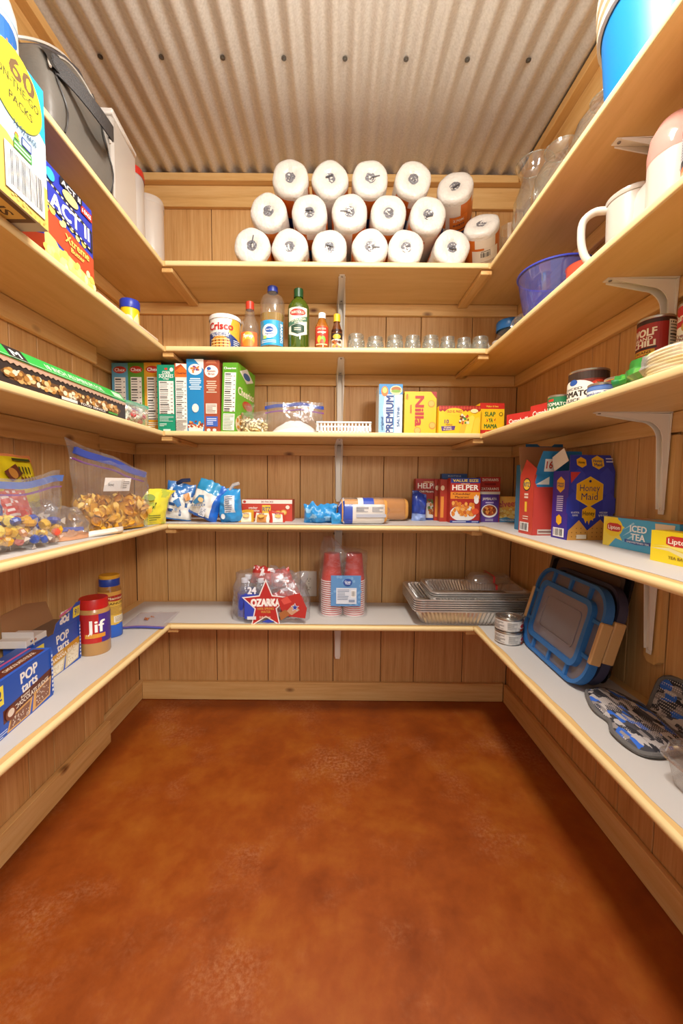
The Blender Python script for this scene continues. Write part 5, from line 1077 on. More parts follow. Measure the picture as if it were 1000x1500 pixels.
o = carton('graham_cracker_box', 'dark blue graham cracker box with golden hexagon, top flap standing open', hw, .075, hh_, HC, (.752, 1.212, Z3), 4, front=[r(0, 0, 1, 1, HC), hexa(.2, .85, .17, .2, '#3644b4'), hexa(.82, .85, .17, .2, '#3644b4'), hexa(.1, .5, .16, .2, '#3543b6'), hexa(.9, .5, .16, .2, '#3543b6'), p([(.02, .98), (.24, .98), (.04, .82)], '#c63a34'), hexa(.46, .70, .34, .22, '#f2c02a'), hexa(.46, .70, .31, .20, '#eeb41c'), t('Honey', .46, .755, .095, '#26306e', .44, b=.012), t('Maid', .46, .63, .095, '#26306e', .36, b=.012), e(.46, .85, .03, .02, '#26306e', 8), hexa(.46, .385, .17, .115, '#efb51e'), t('Honey', .46, .39, .06, '#3a2a14', .26), p([(.36, .30), (.40, .24), (.43, .30), (.47, .22), (.5, .30), (.56, .28), (.56, .33), (.34, .33)], '#efb51e'), t('NO ARTIFICIAL', .16, .40, .025, '#e6e9f4', .18), t('FLAVORS', .16, .36, .025, '#e6e9f4', .12), t('WHOLE GRAIN', .78, .40, .025, '#e6e9f4', .18), t('8g PER SERVING', .78, .36, .025, '#e6e9f4', .2), p([(0, 0), (.97, 0), (.97, .12), (.72, .30), (.44, .14), (.25, .29), (.02, .14)], '#d9a04c'), p([(.44, .14), (.42, .02), (.46, .02)], '#b57f34'), *[e(x_, y_, .012, .009, '#8a5a24', 7) for x_ in (.1, .2, .3, .4, .55, .65, .75, .85) for y_ in (.05, .11, .17) if not (y_ > .15 and x_ in (.4, .85, .1))], r(.2, .02, .42, .08, '#f0e4cc')],
  left=[r(0, 0, 1, 1, '#3c2a9a'), hexa(.5, .80, .28, .12, '#efb51e'), t('Honey', .5, .82, .035, '#26306e', .4), t('Maid', .5, .78, .035, '#26306e', .36), *[r(.3, .62-i*.03, .7, .635-i*.03, '#cfc9ec') for i in range(8)], hexa(.5, .28, .2, .08, '#efb51e'), *bars(.15, .03, .85, .16, 9)])
flap(o, 'top_flap', [(0, 0), (hw, 0), (hw-.008, .048), (.008, .048)], HC, (-hw/2, -.0375, hh_), -14, inner=BRN, items=[hexa(.28, .55, .12, .36, '#efb51e'), hexa(.64, .55, .15, .46, '#f2c02a'), t('Honey', .64, .66, .2, '#26306e', .2), t('Maid', .64, .40, .2, '#26306e', .17), t('Honey', .28, .55, .16, '#3a2a14', .14), *lines(.82, .5, .98, .9, 2, '#cfd3ee')], w=hw, h=.046)
flap(o, 'side_flap', [(0, 0), (.072, 0), (.066, .045), (.006, .045)], '#e6e0d6', (-hw/2, .036, hh_), 0, -24, -90, inner=BRN)
carton('iced_tea_box', 'long blue and yellow iced tea box on the right shelf', .232, .062, .078, '#3f9cc8', (.776, .978, Z3), -88, front=[r(0, 0, 1, 1, '#49a6d2'), p([(0, 0), (.10, 0), (.2, .3), (.30, .25), (.24, .5), (.33, .7), (.24, .8), (.22, 1), (0, 1)], '#f0d84a'), e(.16, .66, .14, .32, '#f2d11f', 26), p([(.06, .58), (.12, .52), (.24, .52), (.28, .58), (.28, .74), (.22, .8), (.10, .8), (.06, .74)], '#c42f24'), t('Lipton', .17, .66, .13, '#fbf3e4', .18), *[p([(.3, .5+.1*i), (.45, .8+.1*i), (.47, .75+.1*i)], '#9fd2ea') for i in (-3, -1, 1)], t('ICED', .52, .70, .20, '#f4f8fa', .22, b=.03), t('TEA', .52, .44, .20, '#f4f8fa', .19, b=.03), p([(.34, .24), (.5, .2), (.70, .24), (.70, .34), (.5, .3), (.34, .34)], '#2a4f9e'), t('UNSWEETENED TEA', .52, .265, .05, '#e6eef6', .3), p([(.76, .15), (.93, .15), (.96, .95), (.73, .95)], '#d9c2a0'), p([(.77, .18), (.92, .18), (.94, .7), (.75, .7)], '#c06a24'), *blobs(.77, .2, .92, .62, ['#d98a3a', '#a84f1c', '#efb26a'], 16, .03, .09, 4), p([(.70, .0), (1, 0), (1, .16), (.8, .12)], '#d9dcd8')], top=[r(0, 0, 1, 1, '#c98a55'), r(.02, .1, .6, .9, '#7fb4c8'), r(.1, .2, .5, .8, '#c77e44')])
carton('tea_box', 'bright yellow tea box in front of the iced tea box', .15, .042, .066, '#f0d416', (.716, .790, Z3), -87, front=[r(0, 0, 1, 1, '#f1d51c'), p([(0, .42), (.3, .40), (.6, .2), (1, .12), (1, .28), (.6, .36), (.3, .5)], '#e9dda0'), p([(0, .5), (.25, .52), (.5, .44), (1, .5), (1, .62), (.4, .6)], '#f7e874'), p([(.25, .62), (.33, .56), (.57, .56), (.64, .62), (.64, .82), (.57, .88), (.33, .88), (.25, .82)], '#c9302a'), t('Lipton', .445, .72, .16, '#fbf3e4', .32), t('TEA BAGS', .45, .2, .09, '#8a6a14', .3)])
# ---- lowest shelf
Z2 = on(2, True)
PB = '#2456b8'
def tart(title, c2, num, cols):
    return [r(0, 0, 1, 1, PB), p([(0, .62), (.12, .60), (.12, .98), (0, 1)], PB), r(.02, .58, .18, .92, '#f2e04a'), t(num, .10, .76, .17, '#2a3f8a', .10, b=.03), t('POP', .58, .82, .19, '#f4f2ee', .28, 4, b=.035), t('tarts', .58, .62, .17, '#f4f2ee', .26, 4, b=.035), p([(.16, .22), (1, .40), (1, .60), (.16, .46)], c2), t('frosted', .5, .47, .05, '#f6ead8', .14, 4), t(title, .62, .40, .085, '#f9efe0', .58, 4), p([(.20, .02), (.56, .02), (.62, .32), (.26, .26)], cols[0]), p([(.23, .05), (.53, .05), (.58, .28), (.28, .23)], cols[1]), p([(.60, .02), (.93, .06), (.97, .44), (.64, .36)], cols[0]), p([(.66, .06), (.91, .09), (.94, .40), (.68, .33)], cols[1]), *blobs(.68, .1, .9, .34, [cols[2]], 30, .008, .014, 4), *blobs(.28, .06, .54, .22, [cols[2]], 30, .008, .014, 5), e(.26, .34, .08, .12, cols[3]), e(.26, .35, .05, .07, cols[2]), *lines(.02, .02, .2, .14, 3, '#c9d6f0'), r(.96, .05, .995, .95, '#3a68c4'), *[r(.965, .1+.09*i, .99, .15+.09*i, '#e4ebf8') for i in range(9)]]
o = carton('pastry_box', 'blue chocolate toaster pastry box with yellow 12, nearest on the left', .215, .085, .127, PB, (-.772, .905, Z2), 96, front=tart('CHOCOLATE FUDGE', '#5e2a1e', '12', ['#d9a45e', '#8a5a44', '#e6d3c2', '#7a3a20']), top=[r(0, 0, 1, 1, '#2a5cc0'), p([(.1, .1), (.95, .1), (.95, .45), (.1, .45)], '#5e2a1e'), r(0, .58, 1, .66, '#d65aa0'), t('pop tarts', .45, .82, .16, '#e6ecf8', .4), t('CHOCOLATE FUDGE', .6, .27, .12, '#f0d9c2', .5)], right=[r(0, 0, 1, 1, '#2a5cc0'), r(.1, .1, .9, .9, '#dfe6f2'), *lines(.15, .15, .85, .85, 9, '#5a6f9a')])
bw_, bd_, bh_ = .205, .082, .126
o = carton('pastry_box', 'opened blue banana toaster pastry box with raised flaps behind the chocolate one', bw_, bd_, bh_, PB, (-.846, 1.135, Z2), 93, front=tart('BANANA BREAD', '#c9932c', '16', ['#d9c9a4', '#efe6cf', '#cdbb94', '#b8925a']), top=[r(0, 0, 1, 1, '#7a6350')])
flap(o, 'front_flap', [(.08, 0), (bw_, 0), (bw_, .060), (bw_-.02, .060), (bw_-.05, .042), (.11, .034), (.09, .026)], PB, (-bw_/2, -bd_/2, bh_), 4, inner=BRN, items=[t('POP', .62, .45, .34, '#f4f2ee', .2, 180, b=.08), t('tarts', .62, .78, .18, '#f4f2ee', .18, 180, b=.08), r(.82, .25, .99, .8, '#f2e04a'), t('16', .905, .52, .3, '#2a3f8a', .09, 180), p([(.5, .66), (.78, .84), (.78, .94), (.5, .76)], '#d65aa0')], w=bw_, h=.06)
flap(o, 'back_flap', [(0, 0), (bw_, 0), (bw_-.01, .085), (.02, .075)], BRN, (-bw_/2, bd_/2-.002, bh_), -14)
flap(o, 'side_flap', [(0, 0), (bd_, 0), (bd_, .035), (.0, .035)], '#cfcac6', (-bw_/2, bd_/2, bh_), 0, 0, -90, inner=BRN)
b = B(); b.box(-.075, .005, -.038, .038, 0, .020, flat('#e2dfda', .5), .001); q = b.build('inner_tray', o, smooth=0); q.location = (-bw_/2+.05, 0, bh_-.0); printed('tray_print', q, [*[r(.2+.07*i, .5, .26+.07*i, .75, c) for i, c in enumerate(('#2a3f8a', '#d9a02a', '#3a3a3a', '#c9602a'))], r(0, 0, 1, .22, '#2a5cc0')], .08, .02, lambda x, y, h: (x-.075, -.038-h, y))
def pbjar(name, label, x, y, R, h, body, prof, lid, lidc2, lab, LW, LZ, LH, face, cat='jar', foot=None, strip=None):
    o = thing(name, label, cat, (x, y, Z2))
    b = B(); b.lathe(prof, body, 40, cap0=True, cap1=True); b.build('jar_body', o, smooth=50)
    z0 = prof[-1][1]; b = B()
    b.lathe([(R*.86, z0-.012), (R*.90, z0-.010), (R*.90, h-.003 if not lidc2 else h-.014), (R*.87, h if not lidc2 else h-.012)] + ([] if lidc2 else [(.0001, h)]), flat(lid, .38), 40, lobes=40, lob=.006)
    b.build('lid', o)
    if lidc2:
        b = B(); b.lathe([(R*.88, h-.013), (R*.91, h-.011), (R*.91, h-.002), (R*.86, h), (.0001, h)], flat(lidc2, .38), 40); b.build('lid_top', o)
    printed('label', o, lab, LW, LH, on_cyl(R*1.004, LW, rad(face), LZ), maxlen=R*.2)
    if foot:
        b = B(); b.lathe([(R*1.0, .001), (R*1.06, .004), (R*1.05, .035), (R*1.005, .05)], flat(foot, .38), 40, lobes=5, lob=.02, cap0=True); b.build('base_band', o)
    return o
R_ = .047; pb = flat('#b98a4e', .35, coat=.5)
pbjar('peanut_butter_jar', 'large peanut butter jar with red lid and red label', -.796, 1.292, R_, .182, pb, [(R_*.94, 0), (R_, .006), (R_, .135), (R_*.97, .146), (R_*.86, .152), (R_*.86, .156)], '#c4211c', None,
  [r(0, 0, 1, 1, '#b92420'), p([(.60, 0), (1, 0), (1, 1), (.56, 1), (.56, .34), (.60, .3)], '#4a2f8a'), t('Jif', .52, .58, .40, '#f8f6f0', .26, b=.02), p([(.36, .18), (.66, .18), (.66, .32), (.36, .32)], '#d9922e'), r(.04, .5, .12, .82, '#e9dcc2'), e(.24, .2, .05, .16, '#e9d2c2'), t('48oz', .2, .12, .06, '#f0d9c6', .1)], .20, .042, .094, 32)
R_ = .0375
pbjar('nut_jar', 'tall peanut jar with yellow and blue lid and blue base', -.822, 1.432, R_, .226, clear('#b5803f', 'nut_plastic', haze=.75, refl=.5, base=.08), [(R_*.96, 0), (R_, .006), (R_, .172), (R_*.93, .184), (R_*.88, .190)], '#24409a', '#d8a02a',
  [r(0, 0, 1, 1, '#e6be4e'), r(0, .78, 1, 1, '#d9a24a'), e(.6, .80, .30, .09, '#b03024'), t('Planters', .6, .80, .07, '#f6e6c4', .48), t('PEANUTS', .55, .64, .06, '#5a3a1c', .5), *lines(.3, .3, .85, .56, 6, '#b58a4a'), r(.5, .06, .95, .26, '#f1e6cc'), *lines(.53, .08, .92, .24, 4, '#8a7a6a'), p([(0, 0), (.4, 0), (.3, .3), (0, .36)], '#f2d22e')], .15, .048, .12, 45, foot='#2a5fc0')
o = thing('flat_zip_bag', 'empty zip bag with blue zip lying flat in the left corner', 'bag', (-.746, 1.592, Z2), 4)
zf = clear('#f3f3f8', 'zip_film_flat', haze=.22, refl=.5, rough=.15)
b = B(); b.grid(lambda u, v: ((u-.5)*.165, (v-.5)*.20, .0015+.004*abs(noise.noise(Vector((u*5, v*6, 2))))), 16, 18, zf); b.grid(lambda u, v: ((u-.5)*.165, (v-.5)*.20, .0005), 2, 2, zf); b.build('film_bag', o)
b = B(); b.grid(lambda u, v: ((u-.5)*.166, -.103+.016*v+.004*math.sin(u*5), .003+.003*math.sin(PI*u)), 14, 2, flat('#3c55c0', .3, coat=.4)); b.build('zip_strip', o)
b = B(); b.grid(lambda u, v: ((u-.5)*.166, -.086+.006*v+.004*math.sin(u*5), .0035+.003*math.sin(PI*u)), 14, 1, flat('#8a4f9c', .3)); b.build('zip_seal', o)
scatter('crumbs', o, 12, (-.03, .01, -.01, .03, .006, .008), .007, ['#8a4a24', '#a8602e'], 8, 'nugget')

# back: water bottles in printed film, cups, foil pans, fuel tins
def wbottle(x, y, cap='#e9eaee', lab='#2f45b5'):
    o = thing('water_bottle', 'small clear water bottle with blue label inside the starred film', 'bottle', (x, y, Z2), 0, group='water bottles in the film pack')
    cl = clear('#eef2f8', 'bottle_plastic', haze=.10, refl=.6, rough=.06, base=.06)
    b = B(); b.lathe([(.027, 0), (.030, .004), (.030, .05), (.029, .056), (.030, .062), (.030, .108), (.027, .128), (.014, .150), (.0125, .160)], cl, 24, cap0=True, lobes=8, lob=.008); b.build('bottle_body', o)
    b = B(); b.lathe([(.0302, .02), (.0306, .022), (.0306, .112), (.0302, .114)], flat(lab, .35, coat=.3), 24); b.build('label', o)
    b = B(); b.lathe([(.0145, .156), (.0148, .158), (.0148, .172), (.013, .174), (.0001, .174)], flat(cap, .4), 20, lobes=14, lob=.02); b.build('cap', o)
    return o
wb0 = wbottle(-.368, 1.612); wb0['label'] = 'blue labelled water bottle at the front left of the film pack'
for x, y, q in ((-.303, 1.618, 'at the front behind the red star'), (-.368, 1.676, 'at the back left of the film pack'), (-.303, 1.682, 'at the back behind the star print')): dup(wb0, 'blue labelled water bottle '+q, (x, y, Z2), group=wb0['group'])
o = thing('water_pack_film', 'torn clear film pack with red star lettering round the water bottles', 'plastic wrap', (-.268, 1.652, Z2+.0006), 0)
film = clear('#f4f4f8', 'pack_film', haze=.10, refl=.7, rough=.10, base=.09, bump=.7, bscale=30)
b = B()
def pk(u, v):
    a = 2*PI*u; c, s_ = math.cos(a), math.sin(a); x = .158*math.copysign(abs(c)**.5, c); y = .078*math.copysign(abs(s_)**.5, s_)
    top = .192 if x < 0 else .192-.05*max(0, (x-.06)/.1); k = 1-.22*max(0, v-.70)/.3 if v > .70 else 1
    n_ = .010*noise.noise(Vector((x*20, y*20, v*5)))*(.4+v)
    return ((x*k if x > 0 else x*(1-.10*max(0, v-.7)/.3))+n_+.006, y*k+n_, .0008+max(0, top*v*(1+.08*noise.noise(Vector((x*18, y*18, 3))))))
b.grid(pk, 44, 14, film, cyc=True); b.build('film', o)
def star(cx, cy, R1, R2, c, n=5, ph=PI/2): return p([(cx+(R1 if i % 2 == 0 else R2)*math.cos(ph+PI*i/n)*.56, cy+(R1 if i % 2 == 0 else R2)*math.sin(ph+PI*i/n)) for i in range(2*n)], c)
printed('film_print', o, [p([(.205, .10), (.34, .06), (.34, .62), (.205, .64)], '#3348b8'), star(.47, .385, .56, .26, '#e9e2e0'), star(.47, .385, .50, .23, '#b52a26'), t('24', .30, .70, .14, '#e9e9f2', .10, b=.05), t('OZARKA', .47, .44, .15, '#f6f1ea', .36, b=.07), t('100% SPRING', .47, .31, .05, '#d9a04a', .2), t('WATER', .47, .24, .05, '#d9a04a', .12), r(.24, .08, .35, .15, '#dfe3e6'), p([(.42, .03), (.5, .08), (.58, .03), (.5, .005)], '#2f45b5'), t('24x8oz', .46, .13, .04, '#e9c9b0', .14), p([(.62, .52), (.90, .66), (.99, .34), (.97, .12), (.72, .16), (.66, .3)], '#b8322c'), p([(.66, .5), (.74, .58), (.8, .46), (.7, .40)], '#d9564a'), p([(.72, .24), (.82, .42), (.9, .3), (.80, .18)], '#c99a7a'), star(.84, .35, .10, .04, '#e6e2ea'), star(.84, .35, .075, .03, '#2f3f9a'), p([(.66, .06), (.78, .2), (.72, .3), (.64, .22)], '#a8683a')], .318, .19, lambda x, y, h: (x-.156, -.0885-h*2-.004*math.sin(x*25), y+.002), maxlen=.02)
for i, (x, y, z, s_, c, tilt) in enumerate(((-.03, -.01, .190, .11, '#a8302c', 12), (.045, .0, .178, .10, '#c23a30', -14), (.09, -.03, .10, .13, '#b8322c', -30))):
    b = B(); bagmesh(s_, s_*.72, .05, 60+i, .016, colf=lambda u, v: c if noise.noise(Vector((u*4, v*5, i))) > -.25 else '#e3d9d8', b=b, M=M4(x, y, z-.055, 10*i, 0, tilt), fat=.5, nx=18, nz=16); b.build('crumpled_film', o)
b = B(); bagmesh(.16, .13, .10, 66, .02, m=film, b=b, M=M4(.05, .0, .075, 0, 0, 12), fat=.5); b.build('loose_film', o)

CUPR = flat('#d8372a', .35, coat=.3); CUPW = flat('#f3e3dd', .4)
def cup():
    o = thing('plastic_cup', 'red plastic cup', 'cup', (0, 0, 0), 0)
    b = B(); b.lathe([(.0462, 0), (.0475, .0012), (.0475, .0038), (.0455, .0045), (.0445, .006)], CUPW, 32); b.build('rim', o)
    b = B(); b.lathe([(.0450, .0045), (.0440, .02), (.0395, .055), (.0392, .06), (.0345, .112), (.033, .1175), (.030, .119), (.0001, .1185)], CUPR, 32); b.build('cup_body', o)
    return o
c0 = cup()
NTH = 'first second third fourth fifth sixth seventh eighth ninth tenth eleventh twelfth thirteenth fourteenth fifteenth sixteenth'.split()
for si, (sx, nm) in enumerate(((-.012, 'left'), (.0845, 'right'))):
    for k in range(17):
        lab = ('red plastic cup, %s from the bottom of the %s upside down stack' % (NTH[k], nm)) if k < 16 else ('red plastic cup on top of the %s upside down stack' % nm)
        loc = (sx, 1.698, Z2+.0092*k+.0006)
        grp = 'red cups in the %s stack' % nm
        if si == 0 and k == 0: c0.location = loc; c0['label'] = lab; c0['group'] = grp
        else: dup(c0, lab, loc, 0, grp)
o = thing('cup_bag', 'clear bag round the two red cup stacks, twisted top, blue tag', 'bag', (.037, 1.698, Z2), 0)
cf = clear('#f6f6f8', 'cup_film', haze=.05, refl=.6, rough=.08, base=.06, bump=.6, bscale=26)
b = B()
def cb(u, v):
    a = 2*PI*u; c, s_ = math.cos(a), math.sin(a); x = .1035*math.copysign(abs(c)**.55, c); y = .0565*math.copysign(abs(s_)**.55, s_)
    n_ = .004*noise.noise(Vector((x*30, y*30, v*6)))
    if v < .84: k = 1; q = 0
    else: q = (v-.84)/.16; k = 1-.72*q**1.4
    return (x*k-.055*q**1.4+n_, y*(1-.6*q)+n_, .0008+.274*min(v, .84)/.84+.062*q*(.35+.65*(x < .02)))
b.grid(cb, 44, 18, cf, cyc=True); b.build('film', o)
printed('paper_tag', o, [r(0, 0, 1, 1, '#5c8fc4'), *blobs(.02, .02, .98, .98, ['#6d9ccc', '#79a8d4'], 24, .05, .05, 3), e(.56, .78, .15, .12, '#2a4f9e'), t('Great', .56, .80, .07, '#e9f0f8', .2), t('Value', .56, .74, .05, '#e9f0f8', .16), r(.18, .08, .86, .60, '#d3d9e4'), *lines(.22, .2, .62, .56, 7, '#6a7a94'), *bars(.68, .3, .83, .52, 7), r(.6, .14, .8, .22, '#8a98b0')], .125, .130, lambda x, y, h: (x-.052, -.0625-h*1.5, y+.052))

ALU = flat('#dedbd7', .32, .72, bump=.35, bscale=70, name='aluminium_foil')
def foilpan(label, cx, cy, z, w, d, h, taper, rz=0, group='foil pans', rims=1, step=.007):
    o = thing('foil_pan', label, 'pan', (cx, cy, z), rz, group=group)
    def ring(hw, hd, zz, n=72, amp=0.0, pw=.22):
        out = []
        for i in range(n):
            a = 2*PI*(i+.5)/n; c, s_ = math.cos(a), math.sin(a); k = 1+(amp if i % 2 else -amp)
            out.append((hw*math.copysign(abs(c)**pw, c)*1.0 + (amp*hd if (i % 2 and abs(c) > .6) else 0)*math.copysign(1, c), hd*math.copysign(abs(s_)**pw, s_) + (amp*hw if (i % 2 and abs(s_) >= .3) else 0)*math.copysign(1, s_), zz))
        return out
    def even(hw, hd, zz, amp=0.0, n=180):
        # evenly spaced round a rounded rectangle, flutes by amp
        rr = min(.03, hw*.3, hd*.3); per = []; 
        seg = [(-hw+rr, -hd, 1, 0, 2*(hw-rr)), (hw, -hd+rr, 0, 1, 2*(hd-rr)), (hw-rr, hd, -1, 0, 2*(hw-rr)), (-hw, hd-rr, 0, -1, 2*(hd-rr))]
        tot = sum(q[4] for q in seg)+2*PI*rr; out = []
        for i in range(n):
            s_ = tot*i/n
            for j, (x, y, dx, dy, ln) in enumerate(seg):
                if s_ <= ln:
                    px_, py_, nx_, ny_ = x+dx*s_, y+dy*s_, dy, -dx; break
                s_ -= ln
                if s_ <= PI/2*rr:
                    a = s_/rr; ex, ey = x+dx*ln, y+dy*ln
                    cx_, cy_ = ex+(-dy)*rr, ey+dx*rr
                    px_, py_ = cx_+rr*(dy*math.cos(a)+dx*math.sin(a)), cy_+rr*(-dx*math.cos(a)+dy*math.sin(a)); nx_, ny_ = px_-cx_, py_-cy_; l_ = math.hypot(nx_, ny_) or 1; nx_, ny_ = nx_/l_, ny_/l_; break
                s_ -= PI/2*rr
            k = amp if i % 2 else 0
            out.append((px_-nx_*k, py_-ny_*k, zz))
        return out
    hw, hd = w/2, d/2
    b = B(); b.loft([even(hw-taper, hd-taper, .001), even(hw-taper+.004, hd-taper+.004, .004, .004), even(hw-.014, hd-.014, h-.008, .004), even(hw-.012, hd-.012, h-.004), even(hw-.004, hd-.004, h-.003), even(hw, hd, h-.005), even(hw, hd, h), even(hw-.006, hd-.006, h+.001), even(hw-.013, hd-.013, h-.001), even(hw-.0145, hd-.0145, h-.010, .004), even(hw-taper-.0012, hd-taper-.0012, .006, .004)], ALU, cap=False)
    v0 = even(hw-taper-.0012, hd-taper-.0012, .0058); b.add(v0, [tuple(range(len(v0)))], ALU); v1 = even(hw-taper, hd-taper, .001); b.add(v1, [tuple(range(len(v1)))[::-1]], ALU)
    b.build('foil_tray', o, smooth=0)
    return o
PX, PY = .568, 1.680
foilpan('large fluted foil pan, bottom of the foil pan stack', PX, PY, Z2, .51, .305, .068, .044)
for k in range(5): foilpan('large foil pan nested in the stack, %s from the bottom' % ['second', 'third', 'fourth', 'fifth', 'sixth'][k], PX, PY, Z2+.0088*(k+1), .51-.0004*k, .305, .068, .046)
for k in range(3): foilpan('smaller foil pan %s in the large foil pan stack' % ['set lowest', 'nested second', 'nested third'][k], PX+.028, PY+.016, Z2+.061+.0088*k, .41, .245, .050, .030)
o = thing('foil_pan_sticker', 'red and white paper label lying inside the smaller foil pan', 'paper', (PX-.04, PY+.03, Z2+.0855), 10)
b = B(); b.box(-.055, .055, -.03, .03, 0, .0008, flat('#e9e2da', .5)); b.build('paper_sheet', o, smooth=0)
printed('top_print', o, [r(.05, .2, .95, .5, '#c9402f'), r(.1, .6, .8, .8, '#d9a04a'), *lines(.2, .25, .8, .45, 2, '#f3eee6')], .11, .06, lambda x, y, h: (x-.055, y-.03, .0008+h))
CLD = clear('#f2f0ee', 'clear_lid', haze=.06, refl=.8, rough=.06, base=.10)
def clamlid(label, x, y, z, w, d, h, rz):
    o = thing('clear_tray', label, 'tray', (x, y, z), rz, group='clear plastic trays')
    def rr(hw, hd, zz, n=40): return [(hw*math.copysign(abs(math.cos(a))**.3, math.cos(a)), hd*math.copysign(abs(math.sin(a))**.3, math.sin(a)), zz) for a in [2*PI*(i+.5)/n for i in range(n)]]
    b = B(); b.loft([rr(w/2, d/2, 0), rr(w/2, d/2, .004), rr(w/2-.008, d/2-.008, .005), rr(w/2-.018, d/2-.018, h-.004), rr(w/2-.026, d/2-.026, h)], CLD); b.build('tray_body', o, smooth=40)
    b = B(); b.box(-.004, .004, -d/2-.001, d/2+.001, h+.0003, h+.0012, flat('#c0302c', .4)); b.box(-.004, .004, -d/2-.0015, -d/2-.0005, .004, h+.001, flat('#c0302c', .4)); b.build('red_tape', o, smooth=0)
    return o
clamlid('larger clear plastic tray lying on the foil pans', PX+.100, PY-.002, Z2+.1305, .235, .15, .022, -4)
clamlid('smaller clear plastic tray with red tape, uppermost on the foil pans', PX+.094, PY+.004, Z2+.1545, .185, .12, .030, -2)
def tin(label, z, rz):
    o = thing('fuel_tin', label, 'tin', (.628, 1.403, z), 0, group='small chafing fuel tins'); R_ = .0465; mt = flat('#b9b6b0', .28, .9)
    b = B(); b.lathe([(R_*.96, 0), (R_, .002), (R_*.985, .004), (R_*.985, .041), (R_, .043), (R_*.97, .046), (R_*.9, .043), (R_*.62, .042), (R_*.60, .046), (R_*.50, .0465), (R_*.46, .042), (.0001, .0415)], mt, 40, cap0=True); b.build('tin_body', o)
    printed('label', o, [r(0, 0, 1, 1, '#dcd9d4'), *lines(.05, .62, .28, .88, 3, '#6a6a6a'), *lines(.04, .12, .3, .55, 5, '#7a7a7a'), *lines(.36, .12, .56, .86, 7, '#9a9a9a'), p([(.62, .0), (1, 0), (1, 1), (.74, 1), (.62, .6)], '#b5432f'), star(.78, .5, .40, .3, '#f0ece6', 8), star(.78, .5, .30, .2, '#c6353f', 8), e(.78, .5, .055, .2, '#2f3f9a')], .17, .034, on_cyl(R_*.992, .17, rad(rz), .005), maxlen=.009)
tin('lower of two small grey fuel tins stacked beside the blue lids', Z2, 8)
tin('upper of two small grey fuel tins, silver top showing', Z2+.0475, 2)

# right: lids, baking trays, mitts, clear box
def rrect(hw, hh, rad_, n=8):
    out = []
    for cx, cy, a0 in ((hw-rad_, -hh+rad_, -90), (hw-rad_, hh-rad_, 0), (-hw+rad_, hh-rad_, 90), (-hw+rad_, -hh+rad_, 180)):
        for i in range(n+1): a = rad(a0+90*i/n); out.append((cx+rad_*math.cos(a), cy+rad_*math.sin(a)))
    return out
def slab(b, pts, y0, y1, m, hole=None):
    if hole is None: return b.prism(pts, y0, y1, m)
    n = len(pts); vs = [(x, y, z) for y in (y0, y1) for q in (pts, hole) for x, z in q]; fs = []
    for i in range(n):
        j = (i+1) % n
        fs += [(i, j, n+j, n+i), (2*n+i, 3*n+i, 3*n+j, 2*n+j), (i, 2*n+i, 2*n+j, j), (n+i, n+j, 3*n+j, 3*n+i)]
    return b.add(vs, fs, m)
BLU = flat('#2e6db0', .4, name='blue_frame'); GRY = flat('#857f88', .25, coat=.5, bump=.15, bscale=12, name='smoky_window')
def binlid(label, x, y, z, rx, blue, w=.385, h=.285, gray='#6d6870', front=True):
    """stands on its long edge; local -y is the outer face"""
    o = thing('bin_lid', label, 'lid', (x, y, z), -90-2, rx, 0, 'storage bin lids')
    bm_ = asmat(blue); gm = flat(gray, .25, coat=.6, bump=.12, bscale=14)
    M = M4(0, 0, h/2)
    b = B(); slab(b, rrect(w/2, h/2, .075), -.012, .012, bm_, rrect(w/2-.010, h/2-.010, .066)); b2 = B()
    for v in range(len(b.v)): b.v[v] = (b.v[v][0], b.v[v][1], b.v[v][2]+h/2)
    b.build('outer_rim', o, smooth=30)
    b = B(); slab(b, rrect(w/2-.010, h/2-.010, .066), -.002, .002, gm, rrect(w/2-.062, h/2-.060, .03)); b.v = [(x_, y_, z_+h/2) for x_, y_, z_ in b.v]; b.build('channel', o, smooth=30)
    if front:
        b = B(); slab(b, rrect(w/2-.046, h/2-.044, .034), -.018, -.002, bm_, rrect(w/2-.062, h/2-.060, .022)); b.v = [(x_, y_, z_+h/2) for x_, y_, z_ in b.v]; b.build('inner_frame', o, smooth=30)
        b = B(); b.prism([(x_, z_+h/2) for x_, z_ in rrect(w/2-.062, h/2-.060, .022)], -.010, -.006, GRY); b.build('window_panel', o, smooth=30)
        b = B(); slab(b, rrect(w/2-.092, h/2-.088, .015), -.0125, -.010, GRY, rrect(w/2-.097, h/2-.093, .012)); b.v = [(x_, y_, z_+h/2) for x_, y_, z_ in b.v]; b.build('panel_ridge', o, smooth=30)
        rib = None
        for sx, sz, rot in [(q, s_, 0) for q in (-.10, 0, .10) for s_ in (-1, 1)]+[(s_, q, 90) for q in (-.05, .05) for s_ in (-1, 1)]:
            if rib is None:
                b = B(); b.prism([(-.006, -.020), (.006, -.020), (.004, .020), (-.004, .020)], -.0105, -.002, bm_); rib = q_ = b.build('rib', o, smooth=0)
            else: q_ = rib.copy(); COL.objects.link(q_)
            if rot == 0: q_.location = (sx, 0, h/2+sz*(h/2-.028)); q_.rotation_euler = (0, 0 if sz < 0 else PI, 0)
            else: q_.location = (sx*(w/2-.029), 0, h/2+sz); q_.rotation_euler = (0, PI/2, 0)
    for sx in (-1, 1):
        b = B(); b.box(-.007, .007, -.017, .014, -.058, .058, flat('#c9a06a', .4), .003); q_ = b.build('latch', o, smooth=30); q_.location = (sx*(w/2+.0005), 0, h/2)
    return o
binlid('blue rimmed storage lid with grey window and tan latches, foremost of the leaning stack', .676, 1.222, Z2+.004, -15, '#2e6db0')
